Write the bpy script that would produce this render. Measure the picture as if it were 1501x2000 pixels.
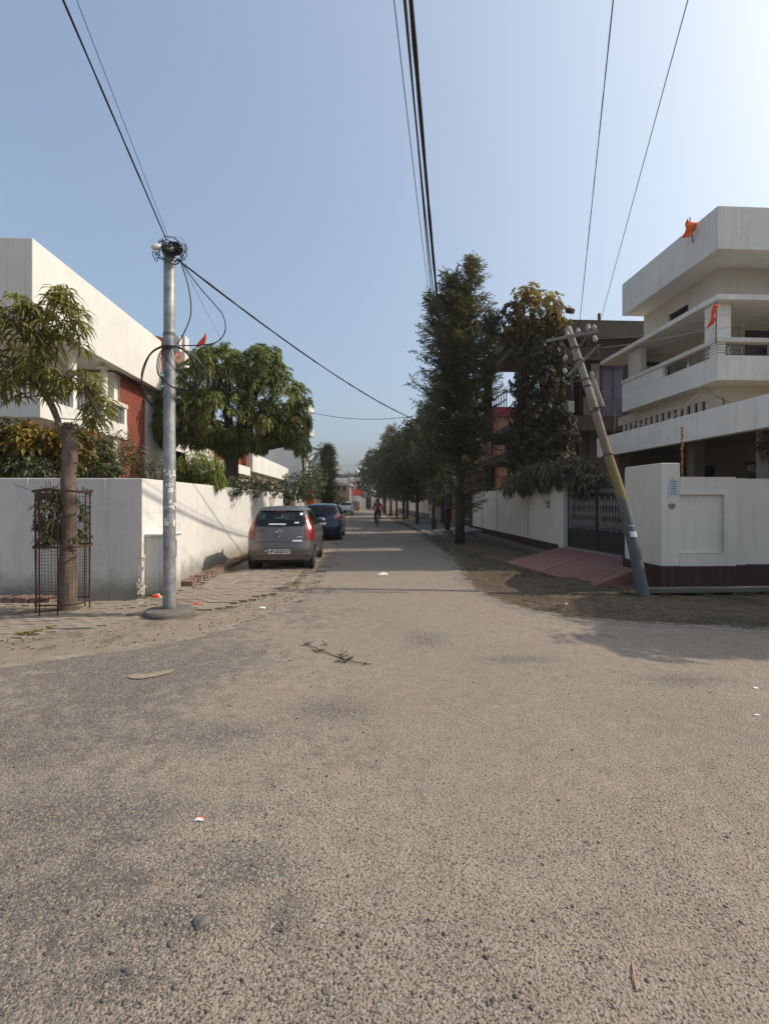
import bpy, bmesh, math, random
import numpy as np
from mathutils import Vector, Matrix, Euler
R = math.radians
random.seed(7); RNG = np.random.default_rng(7)
scene = bpy.context.scene
for o in list(bpy.data.objects): bpy.data.objects.remove(o)
C = scene.collection

# ------------------------------------------------------------------ camera, light, exposure
F, CX, HY, EYE = 930.0, 750.5, 978.0, 1.62           # lens in photo pixels, picture centre, horizon row, eye height
YAW = math.atan(47.5/F)
cd = bpy.data.cameras.new('camera'); cam = bpy.data.objects.new('camera', cd); C.objects.link(cam)
cam.location = (0, 0, EYE); cam.rotation_euler = (R(90), 0, -YAW)
cd.sensor_fit = 'VERTICAL'; cd.sensor_height = 36; cd.lens = F/2000*36; cd.shift_y = -22/2000
cd.clip_end = 3000; cd.clip_start = 0.05
scene.camera = cam

SUN_EL, SUN_AZ = 42.0, 87.0                            # azimuth from +Y towards +X
w = bpy.data.worlds.new('World'); scene.world = w; w.use_nodes = True
nt = w.node_tree; nt.nodes.clear()
sky = nt.nodes.new('ShaderNodeTexSky'); sky.sky_type = 'NISHITA'; sky.sun_disc = False
sky.sun_elevation = R(SUN_EL); sky.sun_rotation = R(SUN_AZ)
sky.air_density = 1.0; sky.dust_density = 7.0; sky.ozone_density = 1.6; sky.altitude = 100
bg = nt.nodes.new('ShaderNodeBackground'); bg.inputs[1].default_value = 0.15
wo = nt.nodes.new('ShaderNodeOutputWorld')
gm = nt.nodes.new('ShaderNodeGamma'); gm.inputs[1].default_value = .63   # thin winter haze evens the sky out
nt.links.new(sky.outputs[0], gm.inputs[0]); tn = nt.nodes.new('ShaderNodeMix'); tn.data_type = 'RGBA'; tn.blend_type = 'MULTIPLY'; tn.inputs[0].default_value = 1; tn.inputs[7].default_value = (.96, 1.06, 1.13, 1)
nt.links.new(gm.outputs[0], tn.inputs[6]); nt.links.new(tn.outputs[2], bg.inputs[0]); nt.links.new(bg.outputs[0], wo.inputs[0])
sd = bpy.data.lights.new('sun', 'SUN'); sd.energy = 2.0; sd.angle = R(0.6); sd.color = (1, .885, .74)
so = bpy.data.objects.new('sun', sd); C.objects.link(so)
sv = Vector((math.sin(R(SUN_AZ))*math.cos(R(SUN_EL)), math.cos(R(SUN_AZ))*math.cos(R(SUN_EL)), math.sin(R(SUN_EL))))
so.rotation_euler = sv.to_track_quat('Z', 'Y').to_euler(); so.location = sv*60
scene.view_settings.view_transform = 'Standard'; scene.view_settings.look = 'None'
scene.view_settings.exposure = 1.02; scene.view_settings.gamma = 1
scene.view_settings.use_curve_mapping = False
scene.render.engine = 'CYCLES'
scene.cycles.max_bounces = 6; scene.cycles.transparent_max_bounces = 12; scene.cycles.use_denoising = True

# ------------------------------------------------------------------ surveying helpers
CA, SA = math.cos(YAW), math.sin(YAW)
def P(px, py, D):                                       # point on the sight line at distance D along the lens axis
    xc = (px-CX)/F*D
    return Vector((xc*CA + D*SA, -xc*SA + D*CA, EYE-(py-HY)/F*D))
def G(px, py, z=0.0): return P(px, py, (EYE-z)*F/(py-HY))
def PX(px, py, X):                                      # same, on the upright plane x = X
    return P(px, py, X/((px-CX)/F*CA+SA))

# ------------------------------------------------------------------ object helpers
ROOT = {}
def tag(o, label=None, cat=None, group=None, kind=None):
    if label: o['label'] = label
    if cat: o['category'] = cat
    if group: o['group'] = group
    if kind: o['kind'] = kind
    return o
def thing(name, label, cat, loc=(0, 0, 0), group=None):
    o = bpy.data.objects.new(name, None); C.objects.link(o); o.empty_display_size = .2
    o.location = loc; ROOT[o] = Vector(loc)
    return tag(o, label, cat, group)
def link_mesh(name, me, parent=None, loc=None):
    o = bpy.data.objects.new(name, me); C.objects.link(o)
    if parent is not None:
        o.parent = parent; ROOT[o] = ROOT[parent]
    elif loc is not None:
        o.location = loc; ROOT[o] = Vector(loc)
    else: ROOT[o] = Vector((0, 0, 0))
    return o
def dup(o, parent=None):
    c = o.copy(); C.objects.link(c); c.parent = parent
    for ch in list(o.children): dup(ch, c)
    return c

class MB:
    def __init__(s): s.v = []; s.f = []; s.m = []; s.mi = 0
    def add(s, vs, fs):
        b = len(s.v); s.v += [tuple(v) for v in vs]
        s.f += [tuple(i+b for i in f) for f in fs]; s.m += [s.mi]*len(fs)
        return s
    def box(s, x0, x1, y0, y1, z0, z1, rot=0, piv=None, jit=0):
        vs = [Vector((x, y, z)) for z in (z0, z1) for y in (y0, y1) for x in (x0, x1)]
        if jit: vs = [v+Vector([random.uniform(-jit, jit) for _ in range(3)]) for v in vs]
        if rot:
            c = Vector(piv) if piv else Vector(((x0+x1)/2, (y0+y1)/2, 0)); c.z = 0
            M = Matrix.Rotation(rot, 3, 'Z'); vs = [M@(v-c)+c for v in vs]
        return s.add(vs, [(0, 2, 3, 1), (4, 5, 7, 6), (0, 1, 5, 4), (2, 6, 7, 3), (0, 4, 6, 2), (1, 3, 7, 5)])
    def prism(s, poly, z0, z1):                         # poly counter-clockwise from above; z may be callables
        n = len(poly); g = lambda z, p: z(p) if callable(z) else z
        vs = [(p[0], p[1], g(z0, p)) for p in poly]+[(p[0], p[1], g(z1, p)) for p in poly]
        return s.add(vs, [tuple(range(n-1, -1, -1)), tuple(range(n, 2*n))]+[(i, (i+1) % n, n+(i+1) % n, n+i) for i in range(n)])
    def wall(s, a, b, t, z0, z1):                       # upright slab from a to b, thickness t to the right of a->b
        a = Vector(a[:2]); b = Vector(b[:2]); d = (b-a).normalized(); n = Vector((d.y, -d.x))*t
        return s.prism([a+n, b+n, b, a], z0, z1)
    def quad(s, a, b, c, d): return s.add([a, b, c, d], [(0, 1, 2, 3)])
    def tube(s, pts, r, n=8, cap=True):
        pts = [Vector(p) for p in pts]; k = len(pts)
        rs = r if isinstance(r, (list, tuple)) else [r]*k
        up = Vector((0, 0, 1)); vs = []; px = None
        for i, p in enumerate(pts):
            t = (pts[min(i+1, k-1)]-pts[max(i-1, 0)])
            if t.length < 1e-9: t = Vector((0, 0, 1))
            t.normalize()
            if px is None:
                px = t.cross(up)
                if px.length < .1: px = t.cross(Vector((1, 0, 0)))
            px = (px-t*px.dot(t))
            if px.length < 1e-6: px = t.orthogonal()
            px.normalize(); q = t.cross(px)
            for j in range(n):
                a = 2*math.pi*j/n; vs.append(p+(px*math.cos(a)+q*math.sin(a))*rs[i])
        fs = [(i*n+j, i*n+(j+1) % n, (i+1)*n+(j+1) % n, (i+1)*n+j) for i in range(k-1) for j in range(n)]
        if cap: fs += [tuple(range(n-1, -1, -1)), tuple(range((k-1)*n, k*n))]
        return s.add(vs, fs)
    def lathe(s, base, prof, n=12, axis=(0, 0, 1)):
        ax = Vector(axis).normalized(); u = ax.orthogonal().normalized(); w_ = ax.cross(u); b = Vector(base); vs = []
        for r, z in prof:
            for j in range(n):
                a = 2*math.pi*j/n; vs.append(b+ax*z+(u*math.cos(a)+w_*math.sin(a))*r)
        k = len(prof)
        fs = [(i*n+j, i*n+(j+1) % n, (i+1)*n+(j+1) % n, (i+1)*n+j) for i in range(k-1) for j in range(n)]
        fs += [tuple(range(n-1, -1, -1)), tuple(range((k-1)*n, k*n))]
        return s.add(vs, fs)
    def bar(s, a, b, t, h=None):                        # square bar between two points
        a = Vector(a); b = Vector(b); h = h or t; d = (b-a).normalized(); up = Vector((0, 0, 1))
        if abs(d.z) > .95: up = Vector((0, 1, 0))
        x = d.cross(up).normalized()*t/2; y = x.cross(d).normalized()*h/2
        return s.add([a-x-y, a+x-y, a+x+y, a-x+y, b-x-y, b+x-y, b+x+y, b-x+y],
                     [(0, 3, 2, 1), (4, 5, 6, 7), (0, 1, 5, 4), (1, 2, 6, 5), (2, 3, 7, 6), (3, 0, 4, 7)])
    def build(s, name, mats, parent=None, loc=None, smooth=False, bevel=0):
        off = ROOT[parent] if parent is not None else Vector(loc or (0, 0, 0))
        me = bpy.data.meshes.new(name)
        me.from_pydata([(v[0]-off.x, v[1]-off.y, v[2]-off.z) for v in s.v], [], s.f)
        mats = mats if isinstance(mats, (list, tuple)) else [mats]
        for m in mats: me.materials.append(m)
        if len(mats) > 1: me.polygons.foreach_set('material_index', s.m)
        if smooth: me.polygons.foreach_set('use_smooth', [True]*len(me.polygons))
        me.update()
        o = link_mesh(name, me, parent, loc if parent is None else None)
        if bevel:
            b = o.modifiers.new('bevel', 'BEVEL'); b.width = bevel; b.segments = 2; b.limit_method = 'ANGLE'
        return o
def np_mesh(name, V, Fq, mat, parent=None, var=None, loc=None, smooth=False):
    off = ROOT[parent] if parent is not None else Vector(loc or (0, 0, 0))
    V = np.asarray(V, dtype=np.float32)-np.array(off, dtype=np.float32)
    me = bpy.data.meshes.new(name); nv = len(V); nf = len(Fq); k = Fq.shape[1]
    me.vertices.add(nv); me.vertices.foreach_set('co', V.ravel())
    me.loops.add(nf*k); me.loops.foreach_set('vertex_index', Fq.astype(np.int32).ravel())
    me.polygons.add(nf); me.polygons.foreach_set('loop_start', np.arange(nf, dtype=np.int32)*k)
    me.polygons.foreach_set('loop_total', np.full(nf, k, dtype=np.int32))
    if smooth: me.polygons.foreach_set('use_smooth', np.ones(nf, dtype=bool))
    if var is not None:
        a = me.attributes.new('var', 'FLOAT', 'POINT'); a.data.foreach_set('value', var.astype(np.float32))
    me.update(calc_edges=True); me.validate()
    for m in (mat if isinstance(mat, (list, tuple)) else [mat]): me.materials.append(m)
    return link_mesh(name, me, parent, loc if parent is None else None)

# ------------------------------------------------------------------ material helpers
def newmat(name):
    m = bpy.data.materials.new(name); m.use_nodes = True; t = m.node_tree; t.nodes.clear()
    out = t.nodes.new('ShaderNodeOutputMaterial'); b = t.nodes.new('ShaderNodeBsdfPrincipled')
    t.links.new(b.outputs[0], out.inputs[0]); return m, t, b, out
def nd(t, typ, ins=None, **kw):
    n = t.nodes.new('ShaderNode'+typ)
    for k, v in kw.items(): setattr(n, k, v)
    for k, v in (ins or {}).items():
        if hasattr(v, 'is_output') or isinstance(v, bpy.types.NodeSocket): t.links.new(v, n.inputs[k])
        else: n.inputs[k].default_value = v
    return n
def c4(c): return (c[0], c[1], c[2], 1)
def mix(t, fac, a, b, mode='MIX'):
    n = t.nodes.new('ShaderNodeMix'); n.data_type = 'RGBA'; n.blend_type = mode
    for i, v in ((0, fac), (6, a), (7, b)):
        if isinstance(v, bpy.types.NodeSocket): t.links.new(v, n.inputs[i])
        else: n.inputs[i].default_value = v if i == 0 else c4(v)
    return n.outputs[2]
def ramp(t, v, lo, hi, a=0.0, b=1.0):
    n = nd(t, 'MapRange', {0: v, 1: lo, 2: hi, 3: a, 4: b}); n.clamp = True; return n.outputs[0]
def math_(t, op, a, b=0.0):
    n = t.nodes.new('ShaderNodeMath'); n.operation = op
    for i, v in ((0, a), (1, b)):
        if isinstance(v, bpy.types.NodeSocket): t.links.new(v, n.inputs[i])
        else: n.inputs[i].default_value = v
    return n.outputs[0]
def coords(t, world=False, scale=None):
    c = nd(t, 'NewGeometry').outputs['Position'] if world else nd(t, 'TexCoord').outputs['Object']
    if scale: c = nd(t, 'Mapping', {0: c, 3: scale}).outputs[0]
    return c
def noise(t, vec, scale, detail=4, rough=.6, out=0):
    return nd(t, 'TexNoise', {'Vector': vec, 'Scale': scale, 'Detail': detail, 'Roughness': rough}).outputs[out]
def bump(t, b, h, strength=.3, dist=.02):
    t.links.new(nd(t, 'Bump', {'Height': h, 'Strength': strength, 'Distance': dist}).outputs[0], b.inputs['Normal'])

def plain(name, col, rough=.7, metal=0, var=.15, scale=12, bmp=.0, spec=.4, coat=0):
    m, t, b, o = newmat(name); v = coords(t)
    n = noise(t, v, scale)
    t.links.new(mix(t, ramp(t, n, .3, .7), [c*(1-var) for c in col], [min(1, c*(1+var)) for c in col]), b.inputs['Base Color'])
    b.inputs['Roughness'].default_value = rough; b.inputs['Metallic'].default_value = metal
    b.inputs['Specular IOR Level'].default_value = spec; b.inputs['Coat Weight'].default_value = coat
    if bmp: bump(t, b, noise(t, v, scale*4), bmp, .01)
    return m
def plaster(name, col, stain=(.30, .28, .25), amount=.35, rough=.9, green=0, low=None):
    """painted render: broad mottling, run-down streaks, fine grain; low = height below which splash dirt begins"""
    m, t, b, o = newmat(name); v = coords(t, True)
    big = noise(t, v, .8, 5, .65); st = noise(t, coords(t, True, (5, 5, .35)), 1.6, 5, .7); sp = noise(t, v, 14, 6, .75)
    c = mix(t, ramp(t, big, .35, .7), col, [x*.87 for x in col])
    c = mix(t, ramp(t, st, .52, .78, 0, amount), c, stain)
    c = mix(t, ramp(t, sp, .62, .8, 0, amount*.7), c, [x*.7 for x in stain])
    blot = noise(t, v, 3.2, 7, .8)
    c = mix(t, ramp(t, blot, .60, .70, 0, amount*.8), c, [x*.62 for x in col])
    fl = noise(t, coords(t, True, (1, 1, 1.6)), 2.1, 8, .85)
    c = mix(t, ramp(t, fl, .545, .60, 0, amount*.55), c, [col[0]*.74, col[1]*.73, col[2]*.64])
    if low is not None:
        z = nd(t, 'SeparateXYZ', {0: v}).outputs[2]
        zz = math_(t, 'ADD', z, math_(t, 'MULTIPLY', noise(t, v, 4, 5, .8), -.55))
        c = mix(t, ramp(t, zz, low-.32, low+.05, .8, 0), c, (.20, .18, .14) if not green else (.13, .14, .08))
    t.links.new(c, b.inputs['Base Color']); b.inputs['Roughness'].default_value = rough
    b.inputs['Specular IOR Level'].default_value = .2
    bump(t, b, math_(t, 'ADD', math_(t, 'MULTIPLY', noise(t, v, 35, 4), .5), noise(t, v, 4, 4)), .35, .02)
    return m
def leafmat(name, a, b_, tip=None, rough=.55, trans=.25):
    m, t, b, o = newmat(name)
    at = nd(t, 'Attribute', attribute_name='var').outputs['Fac']
    v = coords(t); n = noise(t, v, 1.1, 3)
    c = mix(t, at, a, b_); c = mix(t, ramp(t, n, .35, .7, 0, .5), c, [x*.6 for x in a])
    if tip: c = mix(t, ramp(t, at, .86, .96), c, tip)
    t.links.new(c, b.inputs['Base Color']); b.inputs['Roughness'].default_value = rough
    b.inputs['Specular IOR Level'].default_value = .35
    tr = nd(t, 'BsdfTranslucent', {'Color': c}); ms = nd(t, 'MixShader', {0: trans})
    t.links.new(b.outputs[0], ms.inputs[1]); t.links.new(tr.outputs[0], ms.inputs[2]); t.links.new(ms.outputs[0], o.inputs[0])
    return m
def glass(name, col=(.03, .04, .045), alpha=None, rough=.06):
    m, t, b, o = newmat(name); b.inputs['Base Color'].default_value = c4(col); b.inputs['Roughness'].default_value = rough
    b.inputs['Specular IOR Level'].default_value = .6
    v = coords(t); bump(t, b, noise(t, v, 2), .03, .01)
    if alpha is not None:
        tr = nd(t, 'BsdfTransparent', {'Color': (.55, .66, .64, 1)}); ms = nd(t, 'MixShader', {0: alpha})
        t.links.new(tr.outputs[0], ms.inputs[1]); t.links.new(b.outputs[0], ms.inputs[2]); t.links.new(ms.outputs[0], o.inputs[0])
    return m
def bark(name, a, b_, sc=(14, 14, 2.5), bs=.8):
    m, t, b, o = newmat(name); n = noise(t, coords(t, True, sc), 1.5, 6, .7); n2 = noise(t, coords(t, True), 5, 4)
    c = mix(t, ramp(t, n, .35, .65), a, b_); c = mix(t, ramp(t, n2, .5, .75, 0, .6), c, [x*.5 for x in a])
    t.links.new(c, b.inputs['Base Color']); b.inputs['Roughness'].default_value = .9
    bump(t, b, n, bs, .03); return m

M = {}
# sunlit concrete-dusted asphalt of the junction and the street
m, t, b, o = newmat('asphalt'); v = coords(t, True); xyz = nd(t, 'SeparateXYZ', {0: v}); X_, Y_ = xyz.outputs[0], xyz.outputs[1]
agg = nd(t, 'TexVoronoi', {'Vector': v, 'Scale': 95.0, 'Randomness': 1.0}); ac = nd(t, 'SeparateColor', {0: agg.outputs['Color']}).outputs[0]
agg2 = nd(t, 'TexVoronoi', {'Vector': v, 'Scale': 38.0}); a2 = nd(t, 'SeparateColor', {0: agg2.outputs['Color']}).outputs[0]
fine = noise(t, v, 60, 5, .75); mid = noise(t, v, 7, 6, .7); big = noise(t, v, .55, 5, .6)
big2 = noise(t, coords(t, True, (.35, 1.3, 1)), 1.1, 5, .65)
dust = mix(t, ramp(t, mid, .3, .7), (.37, .302, .24), (.265, .213, .167))
dust = mix(t, ramp(t, big2, .45, .72, 0, .6), dust, (.335, .285, .235))
stone = mix(t, ac, (.04, .038, .038), (.175, .16, .14))
# how bare the asphalt lies: more on the left of the junction, in blotches; street shade joins it below
bare = math_(t, 'ADD', math_(t, 'MULTIPLY', big, .75), math_(t, 'MULTIPLY', mid, .5))
left = ramp(t, X_, -1.5, .5, .17, -.03)
bare = math_(t, 'ADD', bare, left)
bare = ramp(t, bare, .68, .82, 0, .95)
PATCH = [(830, 1250, .33, .42), (640, 1390, .45, .28), (420, 1440, .6, .28), (60, 1470, .4, .3), (130, 1590, .55, .28), (300, 1590, .30, .16), (470, 1700, .32, .16), (90, 1760, .30, .15), (330, 1800, .30, .14), (560, 1800, .10, .16), (1340, 1330, .5, .2), (1010, 1290, .5, .15), (240, 1920, .22, .08)]
PATCHW = [(G(px, py).x, G(px, py).y, rx, ry) for px, py, rx, ry in PATCH]
pm_ = None
for cx_, cy_, rx, ry in PATCHW:
    q = nd(t, 'Mapping', {0: v, 1: (-cx_/rx, -cy_/ry, 0), 3: (1/rx, 1/ry, 0)}).outputs[0]
    q = nd(t, 'VectorMath', {0: q}, operation='LENGTH').outputs['Value']
    q = ramp(t, math_(t, 'ADD', q, math_(t, 'MULTIPLY', math_(t, 'SUBTRACT', mid, .5), 2.6)), .25, 1.15, 1, 0)
    pm_ = q if pm_ is None else math_(t, 'MAXIMUM', pm_, q)
bare = math_(t, 'MAXIMUM', bare, math_(t, 'MULTIPLY', pm_, .9))
far = ramp(t, Y_, 9, 14, 0, .62)  # shade lying on the street, painted in as darker, barer asphalt
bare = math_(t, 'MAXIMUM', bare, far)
spots = ramp(t, math_(t, 'ADD', math_(t, 'MULTIPLY', fine, .7), math_(t, 'MULTIPLY', ac, .3)), .50, .60)
spots2 = ramp(t, math_(t, 'ADD', math_(t, 'ADD', math_(t, 'MULTIPLY', fine, .7), math_(t, 'MULTIPLY', ac, .3)), math_(t, 'MULTIPLY', bare, .10)), .51, .57)
pit_shade = ramp(t, noise(t, v, 85, 3, .65), .55, .63)  # shadow in tiny surface pits, painted as dark brown specks
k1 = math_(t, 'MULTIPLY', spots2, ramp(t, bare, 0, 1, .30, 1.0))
c = mix(t, math_(t, 'MULTIPLY', pit_shade, .95), dust, (.06, .043, .032))
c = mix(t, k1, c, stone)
ag3 = nd(t, 'TexVoronoi', {'Vector': v, 'Scale': 42.0}); r3 = nd(t, 'SeparateColor', {0: ag3.outputs['Color']}).outputs[1]
c = mix(t, math_(t, 'MULTIPLY', math_(t, 'MULTIPLY', ramp(t, r3, .72, .76), ramp(t, ag3.outputs['Distance'], .20, .30, 1, 0)), .8), c, (.055, .047, .042))
ag4 = nd(t, 'TexVoronoi', {'Vector': v, 'Scale': 75.0}); r4 = nd(t, 'SeparateColor', {0: ag4.outputs['Color']}).outputs[2]
c = mix(t, math_(t, 'MULTIPLY', math_(t, 'MULTIPLY', ramp(t, r4, .60, .64), ramp(t, ag4.outputs['Distance'], .20, .32, 1, 0)), .7), c, (.11, .085, .066))
c = mix(t, math_(t, 'MULTIPLY', ramp(t, noise(t, coords(t, True, (1, .55, 1)), .42, 3, .5), .42, .62), .30), c, mix(t, .5, c, (.09, .08, .072)))
t.links.new(c, b.inputs['Base Color']); b.inputs['Roughness'].default_value = .93; b.inputs['Specular IOR Level'].default_value = .2
h = math_(t, 'ADD', math_(t, 'MULTIPLY', agg.outputs['Distance'], -.9), math_(t, 'MULTIPLY', fine, 1.1))
h = math_(t, 'ADD', h, math_(t, 'MULTIPLY', mid, 1.2))
bump(t, b, h, .9, .007); M['asphalt'] = m

# bare earth with sand near the left pavement and dark litter on the right verge
m, t, b, o = newmat('earth'); v = coords(t, True); xyz = nd(t, 'SeparateXYZ', {0: v}); X_, Y_ = xyz.outputs[0], xyz.outputs[1]
fine = noise(t, v, 45, 6, .8); mid = noise(t, v, 4.5, 7, .75); big = noise(t, v, .9, 4)
sand = mix(t, ramp(t, mid, .3, .7), (.35, .285, .215), (.23, .19, .145))
soil = mix(t, ramp(t, mid, .35, .65), (.17, .125, .085), (.085, .063, .045))
side = math_(t, 'ADD', X_, math_(t, 'MULTIPLY', math_(t, 'SUBTRACT', mid, .5), 3.0))
c = mix(t, ramp(t, side, -1.2, 1.6), sand, soil)
c = mix(t, ramp(t, math_(t, 'ADD', big, math_(t, 'MULTIPLY', fine, .25)), .66, .76, 0, .75), c, (.06, .058, .03))
c = mix(t, ramp(t, fine, .55, .72, 0, .55), c, (.09, .07, .05))
t.links.new(c, b.inputs['Base Color']); b.inputs['Roughness'].default_value = .97; b.inputs['Specular IOR Level'].default_value = .1
bump(t, b, math_(t, 'ADD', fine, math_(t, 'MULTIPLY', mid, 2)), .9, .02); M['earth'] = m

m, t, b, o = newmat('edge_dust'); v = coords(t, True)
n = noise(t, v, 22, 6, .75); n2 = noise(t, v, 2.2, 4)
c = mix(t, ramp(t, n, .35, .65), (.37, .325, .275), (.25, .215, .175))
t.links.new(c, b.inputs['Base Color']); b.inputs['Roughness'].default_value = .95
tr = nd(t, 'BsdfTransparent'); ms = nd(t, 'MixShader', {0: ramp(t, math_(t, 'ADD', math_(t, 'MULTIPLY', n, .7), math_(t, 'MULTIPLY', n2, .4)), .50, .66, 0, .9)})
t.links.new(tr.outputs[0], ms.inputs[1]); t.links.new(b.outputs[0], ms.inputs[2]); t.links.new(ms.outputs[0], o.inputs[0]); M['edge_dust'] = m

M['whitewash'] = plaster('whitewash', (.68, .655, .61), (.38, .35, .30), .5, low=.12)
M['white_house'] = plaster('white_house', (.68, .65, .60), (.40, .38, .345), .38)
M['grey_white'] = plaster('grey_white', (.80, .765, .70), (.36, .34, .31), .5)
M['dirty_concrete'] = plaster('dirty_concrete', (.15, .135, .115), (.06, .055, .045), .7)
M['cream'] = plaster('cream', (.62, .555, .46), (.35, .31, .26), .3)
M['off_white'] = plaster('off_white', (.68, .64, .56), (.33, .30, .25), .28, low=.0)
M['maroon'] = plaster('maroon', (.06, .03, .028), (.10, .085, .075), .6)
M['pink_slab'] = plaster('pink_slab', (.27, .135, .11), (.16, .125, .105), .8)
M['concrete'] = plaster('concrete', (.25, .235, .215), (.10, .095, .085), .6)
M['dark_concrete'] = plaster('dark_concrete', (.105, .085, .066), (.03, .03, .03), .7)
M['tan'] = plaster('tan', (.30, .24, .175), (.2, .16, .12), .4)
M['brown_render'] = plaster('brown_render', (.15, .115, .085), (.06, .05, .04), .5)
M['shade_wall'] = plaster('shade_wall', (.26, .225, .18), (.15, .13, .1), .4)  # wall colour darkened to carry the shade under canopy and floor slab
M['blue_band'] = plain('blue_band', (.09, .11, .15), .7)
M['pink_wall'] = plaster('pink_wall', (.27, .055, .075), (.2, .06, .07), .3)
M['peach'] = plaster('peach', (.40, .25, .17), (.3, .2, .15), .3)
M['brick'] = plain('brick', (.24, .068, .047), .9, 0, .3, 9, .4, .15)
M['brick_pale'] = plain('brick_pale', (.22, .145, .115), .95, 0, .3, 7, .5, .15)
M['mortar'] = plain('mortar', (.42, .36, .31), .95, 0, .2, 20, .4, .1)
M['paver'] = plain('paver', (.26, .215, .17), .95, 0, .28, 5, .5, .1)
M['galv'] = plain('galv', (.27, .275, .27), .5, .35, .35, 9, .2)
M['steel'] = plain('steel', (.10, .09, .085), .6, .5, .3, 12)
M['rust'] = plain('rust', (.075, .042, .030), .85, .2, .45, 22, .3)
M['black_paint'] = plain('black_paint', (.016, .014, .014), .5, 0, .4, 10)
M['silver_paint'] = plain('silver_paint', (.27, .26, .26), .45, .4, .25, 14)
M['cable'] = plain('cable', (.014, .013, .014), .6, 0, .3, 9)
M['cable_brown'] = plain('cable_brown', (.035, .022, .02), .6, 0, .3, 9)
M['cable_grey'] = plain('cable_grey', (.13, .13, .13), .6, 0, .3, 9)
M['porcelain'] = plain('porcelain', (.40, .375, .33), .35, 0, .3, 18)
M['white_plastic'] = plain('white_plastic', (.68, .66, .62), .45, 0, .12, 9)
M['paper'] = plain('paper', (.52, .54, .60), .8, 0, .1, 9)
M['ink'] = plain('ink', (.05, .05, .10), .8, 0, .1, 9)
M['tank'] = plain('tank', (.16, .14, .085), .8, 0, .3, 5, .2)
M['red_cloth'] = plain('red_cloth', (.72, .07, .035), .8, 0, .2, 6)
M['orange_cloth'] = plain('orange_cloth', (.85, .15, .035), .8, 0, .2, 6)
M['red_roof'] = plain('red_roof', (.40, .10, .07), .8, 0, .25, 6)
M['purple_door'] = plain('purple_door', (.20, .185, .235), .6, 0, .2, 4)
M['brown_door'] = plain('brown_door', (.045, .026, .022), .5, 0, .3, 8)
M['window_dark'] = glass('window_dark', (.012, .014, .016))
M['window_frame'] = plain('window_frame', (.28, .25, .22), .6)
M['bark_near'] = bark('bark_near', (.19, .14, .105), (.085, .06, .045), (5, 5, 2.2), .9)
M['bark_dark'] = bark('bark_dark', (.075, .058, .045), (.035, .028, .023))
M['mango_leaf'] = leafmat('mango_leaf', (.10, .135, .03), (.30, .32, .08), (.26, .19, .07))
M['young_leaf'] = leafmat('young_leaf', (.14, .15, .028), (.31, .29, .06), (.26, .17, .05))
M['croton_leaf'] = leafmat('croton_leaf', (.06, .07, .02), (.40, .24, .025), (.55, .22, .02))
M['bright_leaf'] = leafmat('bright_leaf', (.13, .17, .025), (.25, .28, .04), (.30, .13, .04))
M['olive_leaf'] = leafmat('olive_leaf', (.06, .07, .025), (.20, .18, .06), (.22, .14, .06))
M['hedge_leaf'] = leafmat('hedge_leaf', (.045, .06, .022), (.13, .14, .05), (.15, .16, .06))
M['silver_leaf'] = leafmat('silver_leaf', (.075, .085, .04), (.22, .205, .075), (.24, .18, .06))
M['creeper_leaf'] = leafmat('creeper_leaf', (.075, .072, .04), (.20, .17, .10), (.17, .14, .04))
M['autumn_leaf'] = leafmat('autumn_leaf', (.11, .10, .04), (.62, .42, .09), (.60, .16, .06), trans=.5)
M['palm_leaf'] = leafmat('palm_leaf', (.05, .065, .028), (.10, .11, .04))
M['grass'] = leafmat('grass', (.05, .06, .02), (.14, .13, .045), (.25, .2, .1))
M['dry_leaf'] = leafmat('dry_leaf', (.13, .085, .04), (.34, .22, .10), (.5, .4, .25), trans=.1)
M['soil_shade'] = plain('soil_shade', (.02, .018, .014), .95, 0, .4, 12, .3)
M['marigold'] = plain('marigold', (.42, .16, .04), .8, 0, .4, 30)
# ------------------------------------------------------------------ foliage helpers
def unit(a): return a/np.maximum(np.linalg.norm(a, axis=-1, keepdims=True), 1e-9)
def leaves(P0, T, L, W, droop=.5, fold=.25, fine=True):
    """P0 (n,3) leaf foot, T (n,3) direction, L, W (n,) -> vertices and triangles of bent leaves"""
    n = len(P0); T = unit(T); up = np.array([0, 0, 1.0]); r = RNG.normal(0, .35, (n, 3))
    S = unit(np.cross(T, up+r)); L = L[:, None]; W = W[:, None]; dn = np.array([0, 0, -1.0])
    if fine:
        a = P0; c1 = P0+T*L*.38+dn*L*droop*.08; c2 = P0+T*L*.72+dn*L*droop*.34; tip = P0+T*L*.95+dn*L*droop*.72
        lift = np.cross(S, T)*W*fold
        V = np.stack([a, c1-S*W*.5+lift, c1+S*W*.5+lift, c1, c2-S*W*.36+lift, c2+S*W*.36+lift, c2, tip], 1)
        f = np.array([[0, 1, 3], [0, 3, 2], [1, 4, 6], [1, 6, 3], [3, 6, 5], [3, 5, 2], [4, 7, 6], [6, 7, 5]]); k = 8
    else:
        c1 = P0+T*L*.45+dn*L*droop*.12; tip = P0+T*L*.95+dn*L*droop*.6
        V = np.stack([P0, c1-S*W*.5, c1+S*W*.5, tip], 1); f = np.array([[0, 1, 2], [1, 3, 2]]); k = 4
    Fq = (np.arange(n)[:, None, None]*k+f[None]).reshape(-1, 3)
    return V.reshape(-1, 3), Fq, k
def foliage(name, P0, T, L, W, mat, parent, droop=.5, fine=False, var=None):
    V, Fq, k = leaves(P0, T, L, W, droop, fine=fine)
    if var is None: var = RNG.random(len(P0))
    return np_mesh(name, V, Fq, mat, parent, np.repeat(var, k))
def rnd_dirs(n): return unit(RNG.normal(0, 1, (n, 3)))
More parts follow.
